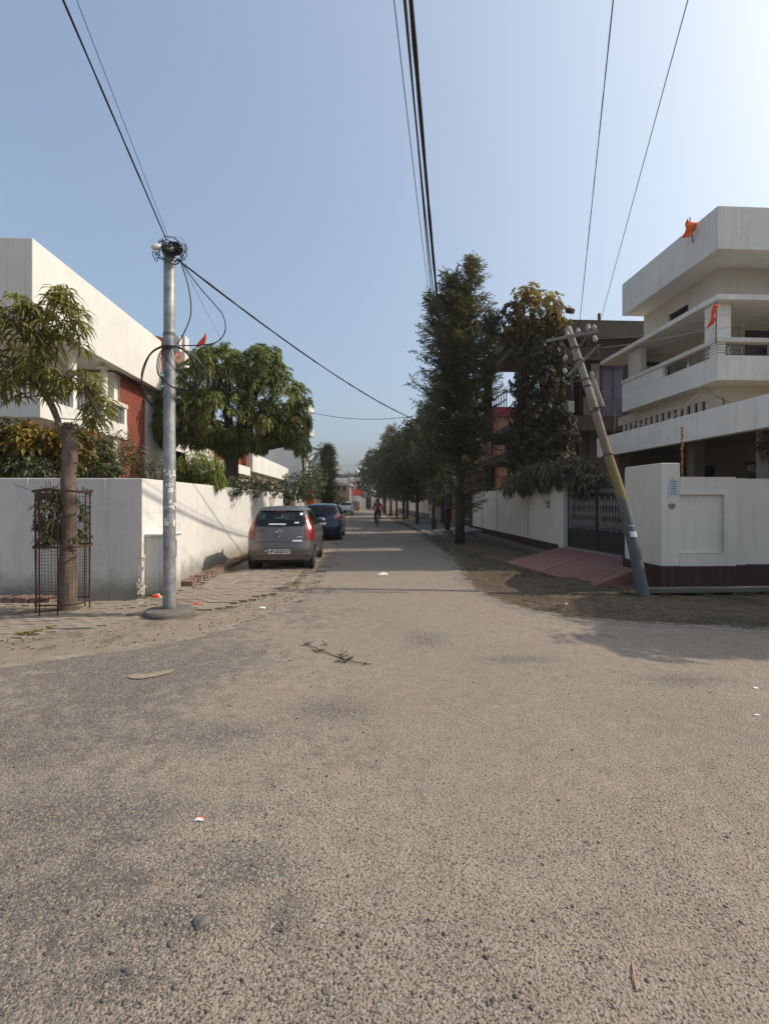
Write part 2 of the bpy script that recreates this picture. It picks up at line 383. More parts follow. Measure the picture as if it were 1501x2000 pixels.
def blob_points(blobs, surf=.45):
    """blobs: (cx,cy,cz,rx,ry,rz,count). points mostly in the outer shell, with outward directions"""
    PP, DD = [], []
    for cx, cy, cz, rx, ry, rz, n in blobs:
        d = rnd_dirs(n); rad = (surf+(1-surf)*RNG.random((n, 1))**.5)
        lump = 1+.16*np.sin(d[:, :1]*5+cx*3)*np.cos(d[:, 1:2]*6+cz*2)+RNG.normal(0, .05, (n, 1))
        p = d*rad*lump*np.array([rx, ry, rz]); PP.append(p+np.array([cx, cy, cz])); DD.append(d)
    return np.concatenate(PP), np.concatenate(DD)
def whorls(Pw, Dw, k, length, width, spread=1.0, up=.3, rand=.25):
    """k leaves round each twig end"""
    n = len(Pw); A = unit(Dw+np.array([0, 0, up])); u = unit(np.cross(A, rnd_dirs(n))); v_ = np.cross(A, u)
    P0, T, L, W, V = [], [], [], [], []
    wv = RNG.random(n)
    for j in range(k):
        an = 2*math.pi*(j/k)+RNG.uniform(-.4, .4, (n, 1))
        t = A*(.45+RNG.uniform(-rand, rand, (n, 1)))+(u*np.cos(an)+v_*np.sin(an))*spread
        P0.append(Pw-A*RNG.uniform(0, length*.35, (n, 1))); T.append(t)
        L.append(length*RNG.uniform(.7, 1.15, n)); W.append(width*RNG.uniform(.75, 1.2, n)); V.append(np.clip(wv*.7+RNG.random(n)*.3, 0, 1))
    return np.concatenate(P0), np.concatenate(T), np.concatenate(L), np.concatenate(W), np.concatenate(V)
def limb(mb, a, b, r0, r1, n=6, sag=.1, seg=5):
    a = Vector(a); b = Vector(b); pts = []
    d = (b-a).length
    for i in range(seg+1):
        f = i/seg; p = a.lerp(b, f)
        if 0 < i < seg: p += Vector([random.uniform(-1, 1)*d*.035 for _ in range(3)])
        p.z += math.sin(math.pi*f)*sag*d*.5; pts.append(p)
    mb.tube(pts, [r0+(r1-r0)*i/seg for i in range(seg+1)], n)
    return pts
def bush(name, label, cat, blobs, leaf, k, L, W, mat, stemr=.02, base=None, droop=.5, group=None, spread=1., up=.3, fine=False, crown='foliage', surf=.3):
    """blobs as for blob_points; stems run from the base to each blob"""
    c = blobs[0]; base = base or (c[0], c[1], 0)
    t = thing(name, label, cat, base, group)
    st = MB()
    for bl in blobs:
        limb(st, (base[0]+random.uniform(-.1, .1), base[1]+random.uniform(-.1, .1), base[2]), bl[:3], stemr, stemr*.4, 5)
        for _ in range(6):
            d = Vector(rnd_dirs(1)[0]); limb(st, bl[:3], Vector(bl[:3])+Vector((d.x*bl[3], d.y*bl[4], abs(d.z)*bl[5]))*.85, stemr*.4, stemr*.12, 4)
    st.build('stem', M['bark_dark'], t)
    Pw, Dw = blob_points(blobs, surf)
    a, b_, l, w_, v_ = whorls(Pw, Dw, k, L, W, spread, up)
    foliage(crown, a, b_, l, w_, mat, t, droop, fine, v_)
    return t

# ------------------------------------------------------------------ ground, road, pavement
def vnoise(x, y, s, seed=0):
    """cheap smooth value noise on arrays"""
    x = np.asarray(x)/s+seed*17.3; y = np.asarray(y)/s+seed*9.1
    xi = np.floor(x).astype(int); yi = np.floor(y).astype(int); fx = x-xi; fy = y-yi
    fx = fx*fx*(3-2*fx); fy = fy*fy*(3-2*fy)
    def h(a, b): return (np.sin(a*127.1+b*311.7+seed*74.7)*43758.5453) % 1.0
    return (h(xi, yi)*(1-fx)+h(xi+1, yi)*fx)*(1-fy)+(h(xi, yi+1)*(1-fx)+h(xi+1, yi+1)*fx)*fy
ledge = [G(*p) for p in [(692, 1003), (683, 1020), (672, 1046), (658, 1080), (641, 1110), (622, 1140), (604, 1165), (577, 1187), (500, 1215), (380, 1250), (250, 1272), (120, 1290), (0, 1307)]]
redge = [G(*p) for p in [(738, 1003), (762, 1015), (800, 1032), (835, 1055), (868, 1080), (893, 1104), (905, 1132), (945, 1165), (1010, 1190), (1100, 1207), (1200, 1216), (1350, 1224), (1500, 1232)]]
def densify(pts, step=.12, jit=.02):
    out = []
    for a, b in zip(pts[:-1], pts[1:]):
        n = max(1, int((b-a).length/step)); nr = Vector((-(b-a).y, (b-a).x, 0)).normalized()
        for i in range(n):
            p = a.lerp(b, i/n); out.append(p+nr*(vnoise(p.x*3, p.y*3, .5, 3)-.5+float(RNG.normal(0, .25)))*jit*3)
    return out+[pts[-1]]
L_ = densify([Vector((-.95, 75, 0))]+ledge[1:])+[Vector((-9, 4.15, 0)), Vector((-40, 4.2, 0))]
Rr = densify([Vector((2.85, 75, 0))]+redge[1:])+[Vector((9, 5.6, 0)), Vector((40, 5.6, 0))]
poly = [(p.x, p.y) for p in Rr]+[(40, -7), (-40, -7)]+[(p.x, p.y) for p in reversed(L_)]
me = bpy.data.meshes.new('road'); bm = bmesh.new()
f = bm.faces.new([bm.verts.new((x, y, .012)) for x, y in poly]); f.normal_update()
if f.normal.z < 0: f.normal_flip()
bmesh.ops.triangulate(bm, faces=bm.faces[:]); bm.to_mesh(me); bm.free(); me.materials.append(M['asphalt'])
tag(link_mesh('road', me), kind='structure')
def ribbon(name, line, wa, wb, z):
    V = []; 
    for i, p in enumerate(line):
        a = line[max(i-1, 0)]; b = line[min(i+1, len(line)-1)]; n = Vector((-(b-a).y, (b-a).x, 0)).normalized()
        j = vnoise(p.x, p.y, .35, 5); V += [(p+n*(wa*(.6+j*.8))).to_tuple()[:2]+(z,), (p-n*(wb*(.6+j*.8))).to_tuple()[:2]+(z,)]
    Fq = np.array([[2*i, 2*i+1, 2*i+3, 2*i+2] for i in range(len(line)-1)])
    return tag(np_mesh(name, np.array(V), Fq, M['edge_dust']), kind='structure')
ribbon('road_edge', L_, .07, .16, .017); ribbon('road_edge', Rr, .10, .09, .0165); ribbon('road_edge', Rr, .02, .20, .0145)

RAMP = [(4.35, 8.72), (5.45, 9.25), (6.35, 10.4), (5.86, 13.4), (3.75, 12.2)]
def gh(x, y):
    z = -.012+(vnoise(x, y, .5, 1)-.5)*.012+(vnoise(x, y, .11, 2)-.5)*.010
    z += np.where(x > 2.5, (vnoise(x, y, .8, 4)+.5*vnoise(x, y, .22, 6))*.04*np.clip((x-3.0), 0, 1)*np.clip((y-6.8)*1.5, 0, 1), 0)
    d = np.hypot(x+4.24, (y-7.1)*1.3); z += .07*np.exp(-(d/.45)**2)              # sand heaped round the young tree
    d2 = np.hypot(x+2.75, (y-6.9)); z += .02*np.exp(-(d2/.7)**2)
    z = np.where((x > 5.0) & (y > 7.86) & (y < 8.2), -.28, z)                      # open drain before the corner wall
    z = np.where((x > 5.14) & (x < 5.48) & (y > 13.3) & (y < 40), -.28, z)
    z = np.where((x < -3.78) & (y > 8.02) & (y < 8.3), -.13, z)
    z = np.where(((x > 6.2) | (x < -4.2)) & (y > 9.5), .02, z)
    return z
def axis(lo, hi, dense): 
    out = [lo]
    while out[-1] < hi:
        x = out[-1]; st = 4.0
        for a, b, s in dense:
            if a <= x < b: st = min(st, s)
            elif x < a: st = min(st, max(s, a-x) if a-x > s else a-x)
        out.append(x+max(st, .02))
    return np.array(out)
xs = axis(-46, 46, [(-9, 9, .07), (-20, 20, .5)]); ys = axis(-10, 130, [(3.5, 13.6, .07), (13.6, 40, .25), (-10, 60, 1.0)])
xg, yg = np.meshgrid(xs, ys); zg = gh(xg, yg); nx_, ny_ = len(xs), len(ys)
idx = np.arange(nx_*ny_).reshape(ny_, nx_)
Fq = np.stack([idx[:-1, :-1], idx[:-1, 1:], idx[1:, 1:], idx[1:, :-1]], -1).reshape(-1, 4)
tag(np_mesh('verge', np.stack([xg, yg, zg], -1).reshape(-1, 3), Fq, M['earth'], smooth=True), kind='structure')
g = MB()
g.add([(-900, -400, -.4), (900, -400, -.4), (900, 1500, -.4), (-900, 1500, -.4)], [(0, 1, 2, 3)])
tag(g.build('ground', M['earth']), kind='structure')
g = MB(); 
for x0, x1, y0, y1 in ((-900, -45.5, -400, 1500), (45.5, 900, -400, 1500), (-45.5, 45.5, -400, -9.5), (-45.5, 45.5, 129, 1500)):
    g.add([(x0, y0, -.02), (x1, y0, -.02), (x1, y1, -.02), (x0, y1, -.02)], [(0, 1, 2, 3)])
tag(g.build('terrain', M['earth']), kind='structure')

# block pavement on the left: separate blocks lying half in the sand
def inside(pt, pl):
    x, y = pt; c = False; n = len(pl)
    for i in range(n):
        x1, y1 = pl[i]; x2, y2 = pl[(i+1) % n]
        if (y1 > y) != (y2 > y) and x < (x2-x1)*(y-y1)/(y2-y1)+x1: c = not c
    return c
zone = [(-3.05, 15.0), (-1.25, 15.0), (-1.22, 11.2), (-1.3, 9.6), (-1.5, 8.4), (-2.1, 7.35), (-3.2, 6.5), (-4.6, 5.35), (-6.2, 5.2), (-8, 5.2), (-8, 7.7), (-3.7, 7.7), (-3.2, 8.4), (-3.05, 9.6)]
pav = thing('pavement', None, None); tag(pav, kind='structure')
pm = MB(); pm.box(-.115, .115, -.055, .055, -.05, 0); proto = pm.build('block', M['paver'], bevel=0)
pme = proto.data; bpy.data.objects.remove(proto)
spots = []
y = 5.2; row = 0
while y < 15:
    x = -8+(.12 if row % 2 else 0)
    while x < -1.2:
        if inside((x, y), zone):
            q = vnoise(x, y, .9, 8)+.35*vnoise(x, y, .3, 9)
            if q > .45: spots.append((x, y, q))
        x += .243
    y += .118; row += 1
spots.sort(key=lambda s: (s[0]**2+s[1]**2))
rest = MB()
for i, (x, y, q) in enumerate(spots):
    z = .008+min(.018, (q-.45)*.05)+random.uniform(-.004, .004)-.004*(y > 9); rz = random.gauss(0, .02)
    if i < 300:
        o = bpy.data.objects.new('block', pme); C.objects.link(o); o.parent = pav
        o.location = (x, y, z); o.rotation_euler = (random.gauss(0, .012), random.gauss(0, .012), rz)
    else: rest.box(x-.115, x+.115, y-.055, y+.055, z-.05, z, rot=rz)
tag(rest.build('block_field', M['paver'], pav), kind='stuff')

# gravel: thousands of little stones, thick on the left half of the junction
ico_v = []; bm = bmesh.new(); bmesh.ops.create_icosphere(bm, subdivisions=1, radius=1)
ico_v = np.array([v.co[:] for v in bm.verts]); ico_f = np.array([[v.index for v in f.verts] for f in bm.faces]); bm.free()
def stones(name, x, y, r, mat, flat=.6, z0=.012):
    n = len(x); s = np.stack([r*RNG.uniform(.7, 1.4, n), r*RNG.uniform(.7, 1.3, n), r*flat*RNG.uniform(.6, 1.2, n)], 1)
    V = ico_v[None]*(1+RNG.normal(0, .16, (n, 12, 1)))*s[:, None, :]
    a = RNG.uniform(0, 6.28, n); ca, sa = np.cos(a)[:, None], np.sin(a)[:, None]
    V = np.stack([V[..., 0]*ca-V[..., 1]*sa, V[..., 0]*sa+V[..., 1]*ca, V[..., 2]], -1)
    V += np.stack([x, y, z0+r*flat*.35], 1)[:, None, :]
    Fq = (np.arange(n)[:, None, None]*12+ico_f[None]).reshape(-1, 3)
    return np_mesh(name, V.reshape(-1, 3), Fq, mat, None, np.repeat(RNG.random(n), 12))
m, t, b, o = newmat('stone_chips'); at = nd(t, 'Attribute', attribute_name='var').outputs['Fac']
t.links.new(mix(t, ramp(t, at, .0, 1), (.05, .046, .042), (.24, .205, .17)), b.inputs['Base Color']); b.inputs['Roughness'].default_value = .9; M['chips'] = m
n = 60000
d = 1.2/(1-RNG.random(n)*.86); px_ = RNG.uniform(-80, 1580, n)
xw = (px_-CX)/F*d*CA+d*SA; yw = -(px_-CX)/F*d*SA+d*CA
pmask = np.max([np.clip(1.25-np.hypot((xw-a)/c, (yw-b_)/d_), 0, 1) for a, b_, c, d_ in PATCHW], 0)
dens = np.clip(.8*pmask+1.15*vnoise(xw, yw, .8, 11)+.5*vnoise(xw, yw, .25, 12)-.66+np.clip(-(xw-.2)*.26, -.3, .32), .03, 1)
keep = (RNG.random(n) < dens*1.3) & (yw < 6.5); xw, yw = xw[keep][:26000], yw[keep][:26000]
tag(stones('gravel', xw, yw, RNG.uniform(.0015, .0042, len(xw))*(1+1.1*(RNG.random(len(xw)) > .97)), M['chips']), kind='stuff')
n = 110; xx = RNG.uniform(-4, 3.0, n); yy = RNG.uniform(1.3, 6.5, n)
tag(stones('gravel', xx, yy, RNG.uniform(.004, .009, n), M['chips'], .75), kind='stuff')
n = 3500; xx = np.concatenate([RNG.uniform(2.6, 5.2, n), RNG.uniform(-7, -.8, n)]); yy = RNG.uniform(5.4, 13, 2*n)
ok = np.array([not inside((a, b_), poly) for a, b_ in zip(xx, yy)]) & (xx < 5.1)
xx, yy = xx[ok], yy[ok]
tag(stones('gravel', xx, yy, RNG.uniform(.005, .014, len(xx)), M['chips'], .7, -.004), kind='stuff')
def rock(px, py, r, label, seed):
    random.seed(seed); p = G(px, py, .012); bm = bmesh.new(); bmesh.ops.create_icosphere(bm, subdivisions=3, radius=1)
    for v in bm.verts:
        q = v.co.copy(); k = 1+.2*math.sin(q.x*3+seed)+.15*math.cos(q.y*4+seed*2)+random.gauss(0, .02)
        v.co = Vector((q.x*r*1.25*k, q.y*r*.9*k, q.z*r*.42*k))
    me = bpy.data.meshes.new('stone'); bm.to_mesh(me); bm.free(); me.materials.append(M['rockm'])
    o = link_mesh('stone', me, None, (p.x, p.y, .012+r*.15)); o.rotation_euler.z = seed
    tag(o, label, 'stone', 'loose stones on the junction')
M['rockm'] = plain('rockm', (.13, .12, .11), .9, 0, .25, 30, .4)
rock(393, 1803, .030, 'flat grey stone, biggest one, lying in the left foreground gravel', 1)
rock(337, 1842, .016, 'small grey stone just left of and below the big flat stone', 2)
rock(250, 1896, .018, 'pale grey pebble nearest the bottom left of the picture', 3)
rock(380, 1705, .014, 'dark stone in the black gravel patch above the big flat stone', 4)
rock(635, 1935, .011, 'small black stone alone near the bottom centre of the road', 5)
rock(1143, 1645, .009, 'small black pebble on the pale road right of centre', 6)
rock(1117, 1465, .010, 'dark pebble farthest up on the pale right side of the road', 7)
rock(1420, 1635, .010, 'dark pebble nearest the right border of the picture', 8)
random.seed(21)

# grass and weeds, fallen leaves
def grass(name, line, n, spread, h, z=-.01, mat='grass'):
    pts = []
    seg = [(Vector(a), Vector(b)) for a, b in zip(line[:-1], line[1:])]; ln = [(b-a).length for a, b in seg]; tot = sum(ln)
    for (a, b), l in zip(seg, ln):
        k = int(n*l/tot); f = RNG.random((k, 1)); pts.append(np.array(a[:2])*(1-f)+np.array(b[:2])*f+RNG.normal(0, spread, (k, 2)))
    p = np.concatenate(pts); q = vnoise(p[:, 0], p[:, 1], .35, 14); p = p[q > .38]; n = len(p)
    P0 = np.column_stack([p, np.full(n, z)]); T = np.column_stack([RNG.normal(0, .55, (n, 2)), np.ones(n)])
    return tag(foliage(name, P0, T, h*RNG.uniform(.4, 1.3, n), np.full(n, .006)*RNG.uniform(.7, 1.5, n), M[mat], None, .5), kind='stuff')
def scatter(name, region, n, size, mat='dry_leaf', z=.004, keepf=None):
    x0, x1, y0, y1 = region; x = RNG.uniform(x0, x1, n); y = RNG.uniform(y0, y1, n)
    if keepf is not None: k = keepf(x, y); x, y = x[k], y[k]
    n = len(x); P0 = np.column_stack([x, y, np.full(n, z)+RNG.uniform(0, .012, n)]); a = RNG.uniform(0, 6.28, n)
    T = np.column_stack([np.cos(a), np.sin(a), RNG.uniform(-.02, .25, n)])
    return tag(foliage(name, P0, T, size*RNG.uniform(.6, 1.4, n), size*.4*RNG.uniform(.6, 1.4, n), M[mat], None, .15), kind='stuff')
# ------------------------------------------------------------------ left: boundary wall, meter box, kerbs
WX = -3.68
t = thing('boundary_wall', 'white painted boundary wall round the left corner garden', 'wall', (WX, 8.26, 0))
g = MB(); g.prism([(-16, 8.26), (WX, 8.26), (WX, 8.46), (-16, 8.46)], -.12, 2.0); g.build('wall', M['whitewash'], t, bevel=.012)
g = MB(); g.prism([(WX-.2, 8.462), (WX, 8.462), (WX, 23.0), (WX-.2, 23.0)], -.05, 2.0); g.build('wall', M['whitewash'], t, bevel=.012)
g = MB()                                                 # thin cracks and plaster joints standing a little proud
for px, a, b_ in ((62, 932, 988), (206, 934, 990), (210, 1004, 1012)):
    p = P(px, 978, 8.26/CA); x = (px-703)*8.06/F; g.box(x-.006, x+.006, 8.252, 8.262, EYE-(b_-HY)*8.06/F, EYE-(a-HY)*8.06/F-.01)
g.box(-16, WX, 8.256, 8.262, 1.545, 1.552); g.box(WX-.002, WX+.004, 8.4, 14, 1.41, 1.416)
g.build('plaster_joint', M['whitewash'], t)
g = MB()                                                 # rough broken plaster along the foot of the corner
for i in range(70):
    z = random.random()**1.4*.95; s = random.uniform(.015, .05)*(1.2-z*.6)
    bx, by = WX+random.uniform(-.05, .012), 8.26+random.uniform(-.012, .10)
    g.box(bx-s, bx+s*.4, by-s*.35, by+s, z, z+s*1.6, rot=random.random(), jit=.01)
tag(g.build('broken_plaster', M['cream'], t), kind='stuff')
g = MB(); g.box(-9, -4.9, 7.98, 8.2, -.02, .03); 
t2 = thing('meter_box', 'small white masonry meter box built against the left boundary wall', 'meter box', (-3.53, 8.6, 0))
X0, X1, Y0, Y1, H = WX+.002, -3.37, 8.36, 9.17, 1.0
b2 = MB(); b2.box(X0, X1-.06, Y0, Y1, -.05, H); b2.box(X1-.06, X1, Y0, Y0+.2, -.05, H); b2.box(X1-.06, X1, Y0+.62, Y1, -.05, H)
b2.box(X1-.06, X1, Y0+.2, Y0+.62, -.05, .58); b2.box(X1-.06, X1, Y0+.2, Y0+.62, .9, H)
b2.build('body', M['whitewash'], t2, bevel=.012)
b3 = MB(); b3.box(X0, X1+.03, Y0-.03, Y1+.03, H+.002, H+.05); b3.build('lid', M['whitewash'], t2, bevel=.01)
b4 = MB(); b4.box(X1-.058, X1-.05, Y0+.2, Y0+.62, .58, .9); b4.build('door', M['steel'], t2)
def brick_row(name, label, pts, n, z0, z1, dep, mat, group, cat='kerb'):
    t = thing(name, label, cat, (pts[0][0], pts[0][1], 0), group)
    a, b_ = Vector(pts[0]), Vector(pts[1]); d = (b_-a)/n; ang = math.atan2(d.y, d.x)
    w_ = d.length-.012; mm = MB(); mm.box(-w_/2, w_/2, -dep/2, dep/2, 0, z1-z0, jit=.003); o = mm.build('brick', M[mat]); me = o.data; bpy.data.objects.remove(o)
    for i in range(n):
        p = a+d*(i+.5); o = bpy.data.objects.new('brick', me); C.objects.link(o); o.parent = t
        o.location = (p.x-pts[0][0]+random.gauss(0, .008), p.y-pts[0][1]+random.gauss(0, .004), z0+random.gauss(0, .006)); o.rotation_euler = (random.gauss(0, .04), random.gauss(0, .04), ang+random.gauss(0, .03))
    return t
brick_row('brick_kerb', 'long kerb of bricks on edge at the foot of the sunlit wall, behind the meter box', [(-3.30, 9.25), (-3.12, 15.2)], 74, -.04, .085, .22, 'brick_pale', 'brick kerbs of the left wall')
brick_row('brick_kerb', 'low kerb of bricks on edge at the left border, behind the caged tree', [(-9.0, 7.96), (-4.95, 7.98)], 50, -.02, .07, .22, 'brick_pale', 'brick kerbs of the left wall')
grass('grass', [(-3.5, 9.4, 0), (-3.38, 15, 0)], 2600, .04, .07)
grass('grass', [(-3.0, 9.1, 0), (-2.9, 12, 0)], 2200, .09, .05)
grass('grass', [(-9, 8.1, 0), (-4.9, 8.12, 0)], 1800, .05, .08)
grass('grass', [(-3.5, 8.15, 0), (-3.1, 8.9, 0), (-3.1, 9.3, 0)], 2400, .08, .10)
grass('grass', [(-1.35, 12, 0), (-1.25, 9.5, 0), (-1.6, 8.3, 0), (-2.3, 7.4, 0)], 5200, .10, .045)
grass('grass', [(-1.7, 8.9, 0), (-2.2, 8.3, 0)], 2600, .25, .035)
grass('grass', [(3.2, 16, 0), (3.4, 12.5, 0), (4.2, 9, 0), (4.8, 7.9, 0), (7.5, 7.75, 0)], 14000, .20, .055)
grass('grass', [(5.05, 7.8, 0), (9, 7.8, 0)], 4500, .05, .11)
grass('grass', [(4.6, 8.0, 0), (5.0, 7.85, 0)], 1800, .09, .14)
grass('grass', [(4.7, 22, 0), (4.95, 13.6, 0)], 3500, .18, .08)
grass('grass', [(2.95, 40, 0), (3.1, 16, 0)], 2500, .2, .07)
vf = lambda x, y: np.array([not inside((a, b_), poly) for a, b_ in zip(x, y)])
scatter('fallen_leaves', (2.6, 5.0, 6.2, 14), 1700, .035, keepf=vf)
scatter('fallen_leaves', (-3.2, -1.1, 7.2, 11), 620, .045, keepf=vf)
scatter('fallen_leaves', (-6, -3.6, 5.4, 8), 160, .05, keepf=vf)
grass('weeds', [(2.9, 12.5, 0), (3.4, 10.2, 0), (4.2, 8.0, 0), (6.5, 7.4, 0)], 2600, .28, .09)
scatter('fallen_leaves', (2.9, 5.0, 14, 30), 900, .06, keepf=vf)
scatter('fallen_leaves', (-1, 4, 1.6, 9), 90, .022, z=.014)

# ------------------------------------------------------------------ left corner house
hs = thing('white_house', 'two storey white house with deep sunlit parapet and red brick pier behind the garden wall', 'house', (-10, 14, 0))
def part(name, mat, par, fn, **k):
    g = MB(); fn(g); return g.build(name, M[mat], par, **k)
part('parapet', 'white_house', hs, lambda g: (g.prism([(-18, 10.57), (-7, 10.57), (-7, 17.2), (-7.22, 17.2), (-7.22, 10.8), (-18, 10.8)], 5.5, 7.25)), bevel=.015)
part('roof', 'white_house', hs, lambda g: g.box(-18, -7.25, 10.85, 21, 5.62, 5.8))
part('wall', 'grey_white', hs, lambda g: (g.box(-18, -8.7, 12.1, 12.3, .0, 5.6), g.box(-8.9, -8.7, 12.305, 13.4, 3.7, 5.6), g.box(-8.9, -8.7, 14.35, 14.94, 3.7, 5.6), g.box(-8.9, -8.7, 13.405, 14.345, 5.3, 5.6), g.box(-8.9, -8.7, 12.305, 17, 0, 3.45)))
part('wall', 'white_house', hs, lambda g: g.box(-16, -7.45, 17.0, 20.8, 0, 5.6))
d_ = part('door', 'window_dark', hs, lambda g: g.box(-8.86, -8.8, 13.46, 14.3, 3.75, 5.25))
part('frame', 'white_house', d_, lambda g: (g.box(-8.9, -8.68, 13.41, 13.46, 3.7, 5.3), g.box(-8.9, -8.68, 14.3, 14.345, 3.7, 5.3), g.box(-8.88, -8.74, 13.85, 13.9, 3.75, 5.25)))
part('balcony_floor', 'white_house', hs, lambda g: g.prism([(-18, 10.9), (-7.05, 10.9), (-7.05, 14.85), (-8.69, 14.85), (-8.69, 12.09), (-18, 12.09)], 3.46, 3.9), bevel=.01)
part('handrail', 'cream', hs, lambda g: (g.box(-7.26, -7.03, 10.88, 14.85, 4.4, 4.52), g.box(-18, -7.262, 10.88, 11.1, 4.4, 4.52)), bevel=.008)
bp = MB(); bp.box(-.02, .02, -.02, .02, 0, .5); o = bp.build('baluster', M['galv']); bme = o.data; bpy.data.objects.remove(o)
def place_part(name, me, par, x, y, z, rz=0, sc=None):
    o = bpy.data.objects.new(name, me); C.objects.link(o); o.parent = par; r = ROOT[par]
    o.location = (x-r.x, y-r.y, z-r.z); o.rotation_euler.z = rz; ROOT[o] = r
    if sc: o.scale = sc
    return o
for i in range(28): place_part('baluster', bme, hs, -7.15, 11.0+i*.14, 3.9)
for i in range(24): place_part('baluster', bme, hs, -7.3-i*.14, 10.99, 3.9)
for y in (10.99, 12.2, 13.6, 14.76): part('rail_post', 'grey_white', hs, lambda g: g.box(-7.24, -7.06, y-.07, y+.07, 3.9, 4.4))
for px in (141, 203):
    p = PX(px, 740, -7.45); cl = part('column', 'white_house', hs, lambda g: g.lathe((p.x, p.y, 3.9), [(.1, 0), (.1, 1.55), (.16, 1.58), (.16, 1.6)], 14), smooth=False)
part('ground_column', 'white_house', hs, lambda g: (g.box(-7.4, -7.15, 14.2, 14.45, 0, 3.46)))
part('window', 'window_dark', hs, lambda g: g.box(-8.72, -8.69, 15.4, 16.3, 1.0, 2.6))
# red brick pier: a mortar core with separate bricks
part('side_wall', 'grey_white', hs, lambda g: g.box(-8.69, -7.5, 14.95, 15.17, 0, 5.55))
pier = part('brick_pier', 'mortar', hs, lambda g: g.box(-8.6, -7.43, 15.175, 16.85, .0, 5.495))
bk = MB(); bk.box(-.03, .012, -.108, .108, 0, .062); o = bk.build('brick', M['brick']); bkm = o.data; bpy.data.objects.remove(o)
z = .9; i = 0; low = MB()
while z < 5.42:
    off = .12 if i % 2 else 0; y = 15.185
    while y < 16.83:
        y1 = min(y+(.1 if (y == 15.185 and off) else .216), 16.84)
        if y1-y > .03:
            if z > 2.75: place_part('brick', bkm, pier, -7.43, (y+y1)/2, z, 0, (random.uniform(.7, 1.4), (y1-y)/.216, 1))
            else: low.box(-7.45, -7.42, y, y1, z, z+.062)
        y = y1+.014
    z += .0765; i += 1
tag(low.build('brick_field', M['brick'], pier), kind='stuff')
# things behind the left house and along the left side
t = thing('cream_house', 'next house on the left with white pillars and red tiles, behind the metal pole', 'house', (-10, 22, 0))
part('wall', 'white_house', t, lambda g: g.box(-14, -7.6, 21, 26.5, 0, 5.2))
part('wall', 'cream', t, lambda g: g.box(-7.55, -7.3, 17.3, 24, .3, 2.75))
pa = part('parapet', 'whitewash', t, lambda g: g.box(-7.7, -7.45, 18.6, 25, 2.9, 3.65))
p = P(312, 665, 20); part('roof', 'red_roof', t, lambda g: g.prism([(p.x-.8, p.y-.3), (p.x+.42, p.y-.3), (p.x+.42, p.y+2), (p.x-.8, p.y+2)], 7.6, lambda q: 8.6-(q[0]-p.x+.8)*.2))
for i in range(6): part('tile_rib', 'brick', t, lambda g: g.box(p.x-.74+i*.2, p.x-.69+i*.2, p.y-.33, p.y-.305, 7.6, 8.5-i*.04))
for px, py0, py1, D, wd in ((352, 655, 830, 21, .34), (392, 682, 720, 24, .36)):
    p0 = P(px, py0, D); p1 = P(px, py1, D); part('pillar', 'white_house', t, lambda g: g.box(p0.x-wd, p0.x+wd*.6, p0.y, p0.y+.5, 2, p0.z))
p0 = P(372, 690, 23.2); p1 = P(388, 690, 23.6); part('roof_rail', 'steel', t, lambda g: (g.bar(p0, p1, .06), g.bar(p0-Vector((0, 0, 1)), p1-Vector((0, 0, 1)), .05), [g.bar(p0.lerp(p1, k/4), p0.lerp(p1, k/4)-Vector((0, 0, 1.6)), .04) for k in range(5)]))
p = P(311, 765, 18.2)
t = thing('water_tank', 'brown weathered column shaped water tank beside the metal pole behind the parapet', 'water tank', (p.x, p.y, 3))
part('body', 'tank', t, lambda g: g.lathe((p.x, p.y, 3.2), [(.2, 0), (.22, .1), (.22, 2.3), (.27, 2.32), (.27, 2.45), (.2, 2.5)], 16), smooth=False)
part('stand', 'dark_concrete', t, lambda g: g.box(p.x-.2, p.x+.2, p.y-.2, p.y+.2, .0, 3.2))
def flag(px, py, D, pts, label, mat, pole=None, group=None):
    """pts: photo-pixel offsets of the cloth outline from (px,py), thickness from a gently folded double sheet"""
    c = P(px, py, D); t = thing('flag', label, 'flag', c, group); k = D/F
    outline = [Vector((c.x+a*k, c.y, c.z-b*k)) for a, b in pts]; n = 10; g = MB()
    top = outline; A, B_, C_, D_ = top
    vs = []
    for i in range(n+1):
        f = i/n; e0 = A.lerp(D_, f); e1 = B_.lerp(C_, f)
        for j in range(5):
            q = e0.lerp(e1, j/4); q = q+Vector((0, math.sin(f*7+j*1.3)*.05, 0)); vs.append(q)
    g.add(vs, [(i*5+j, i*5+j+1, (i+1)*5+j+1, (i+1)*5+j) for i in range(n) for j in range(4)])
    o = g.build('cloth', M[mat], t, smooth=True); s = o.modifiers.new('thick', 'SOLIDIFY'); s.thickness = .004
    if pole:
        a = P(px+pole[0], py+pole[1], D+.05); b_ = P(px+pole[2], py+pole[3], D+.05); g = MB(); g.tube([a, b_], .013, 6); g.build('pole', M['cable_brown'], t)
    return t
flag(393, 668, 23, [(9, -19), (10, -17), (8, 6), (-12, 12)], 'small red pennant on the pillar left of the big mango tree', 'red_cloth', (10, -19, 5, 20), 'religious pennants on house roofs')

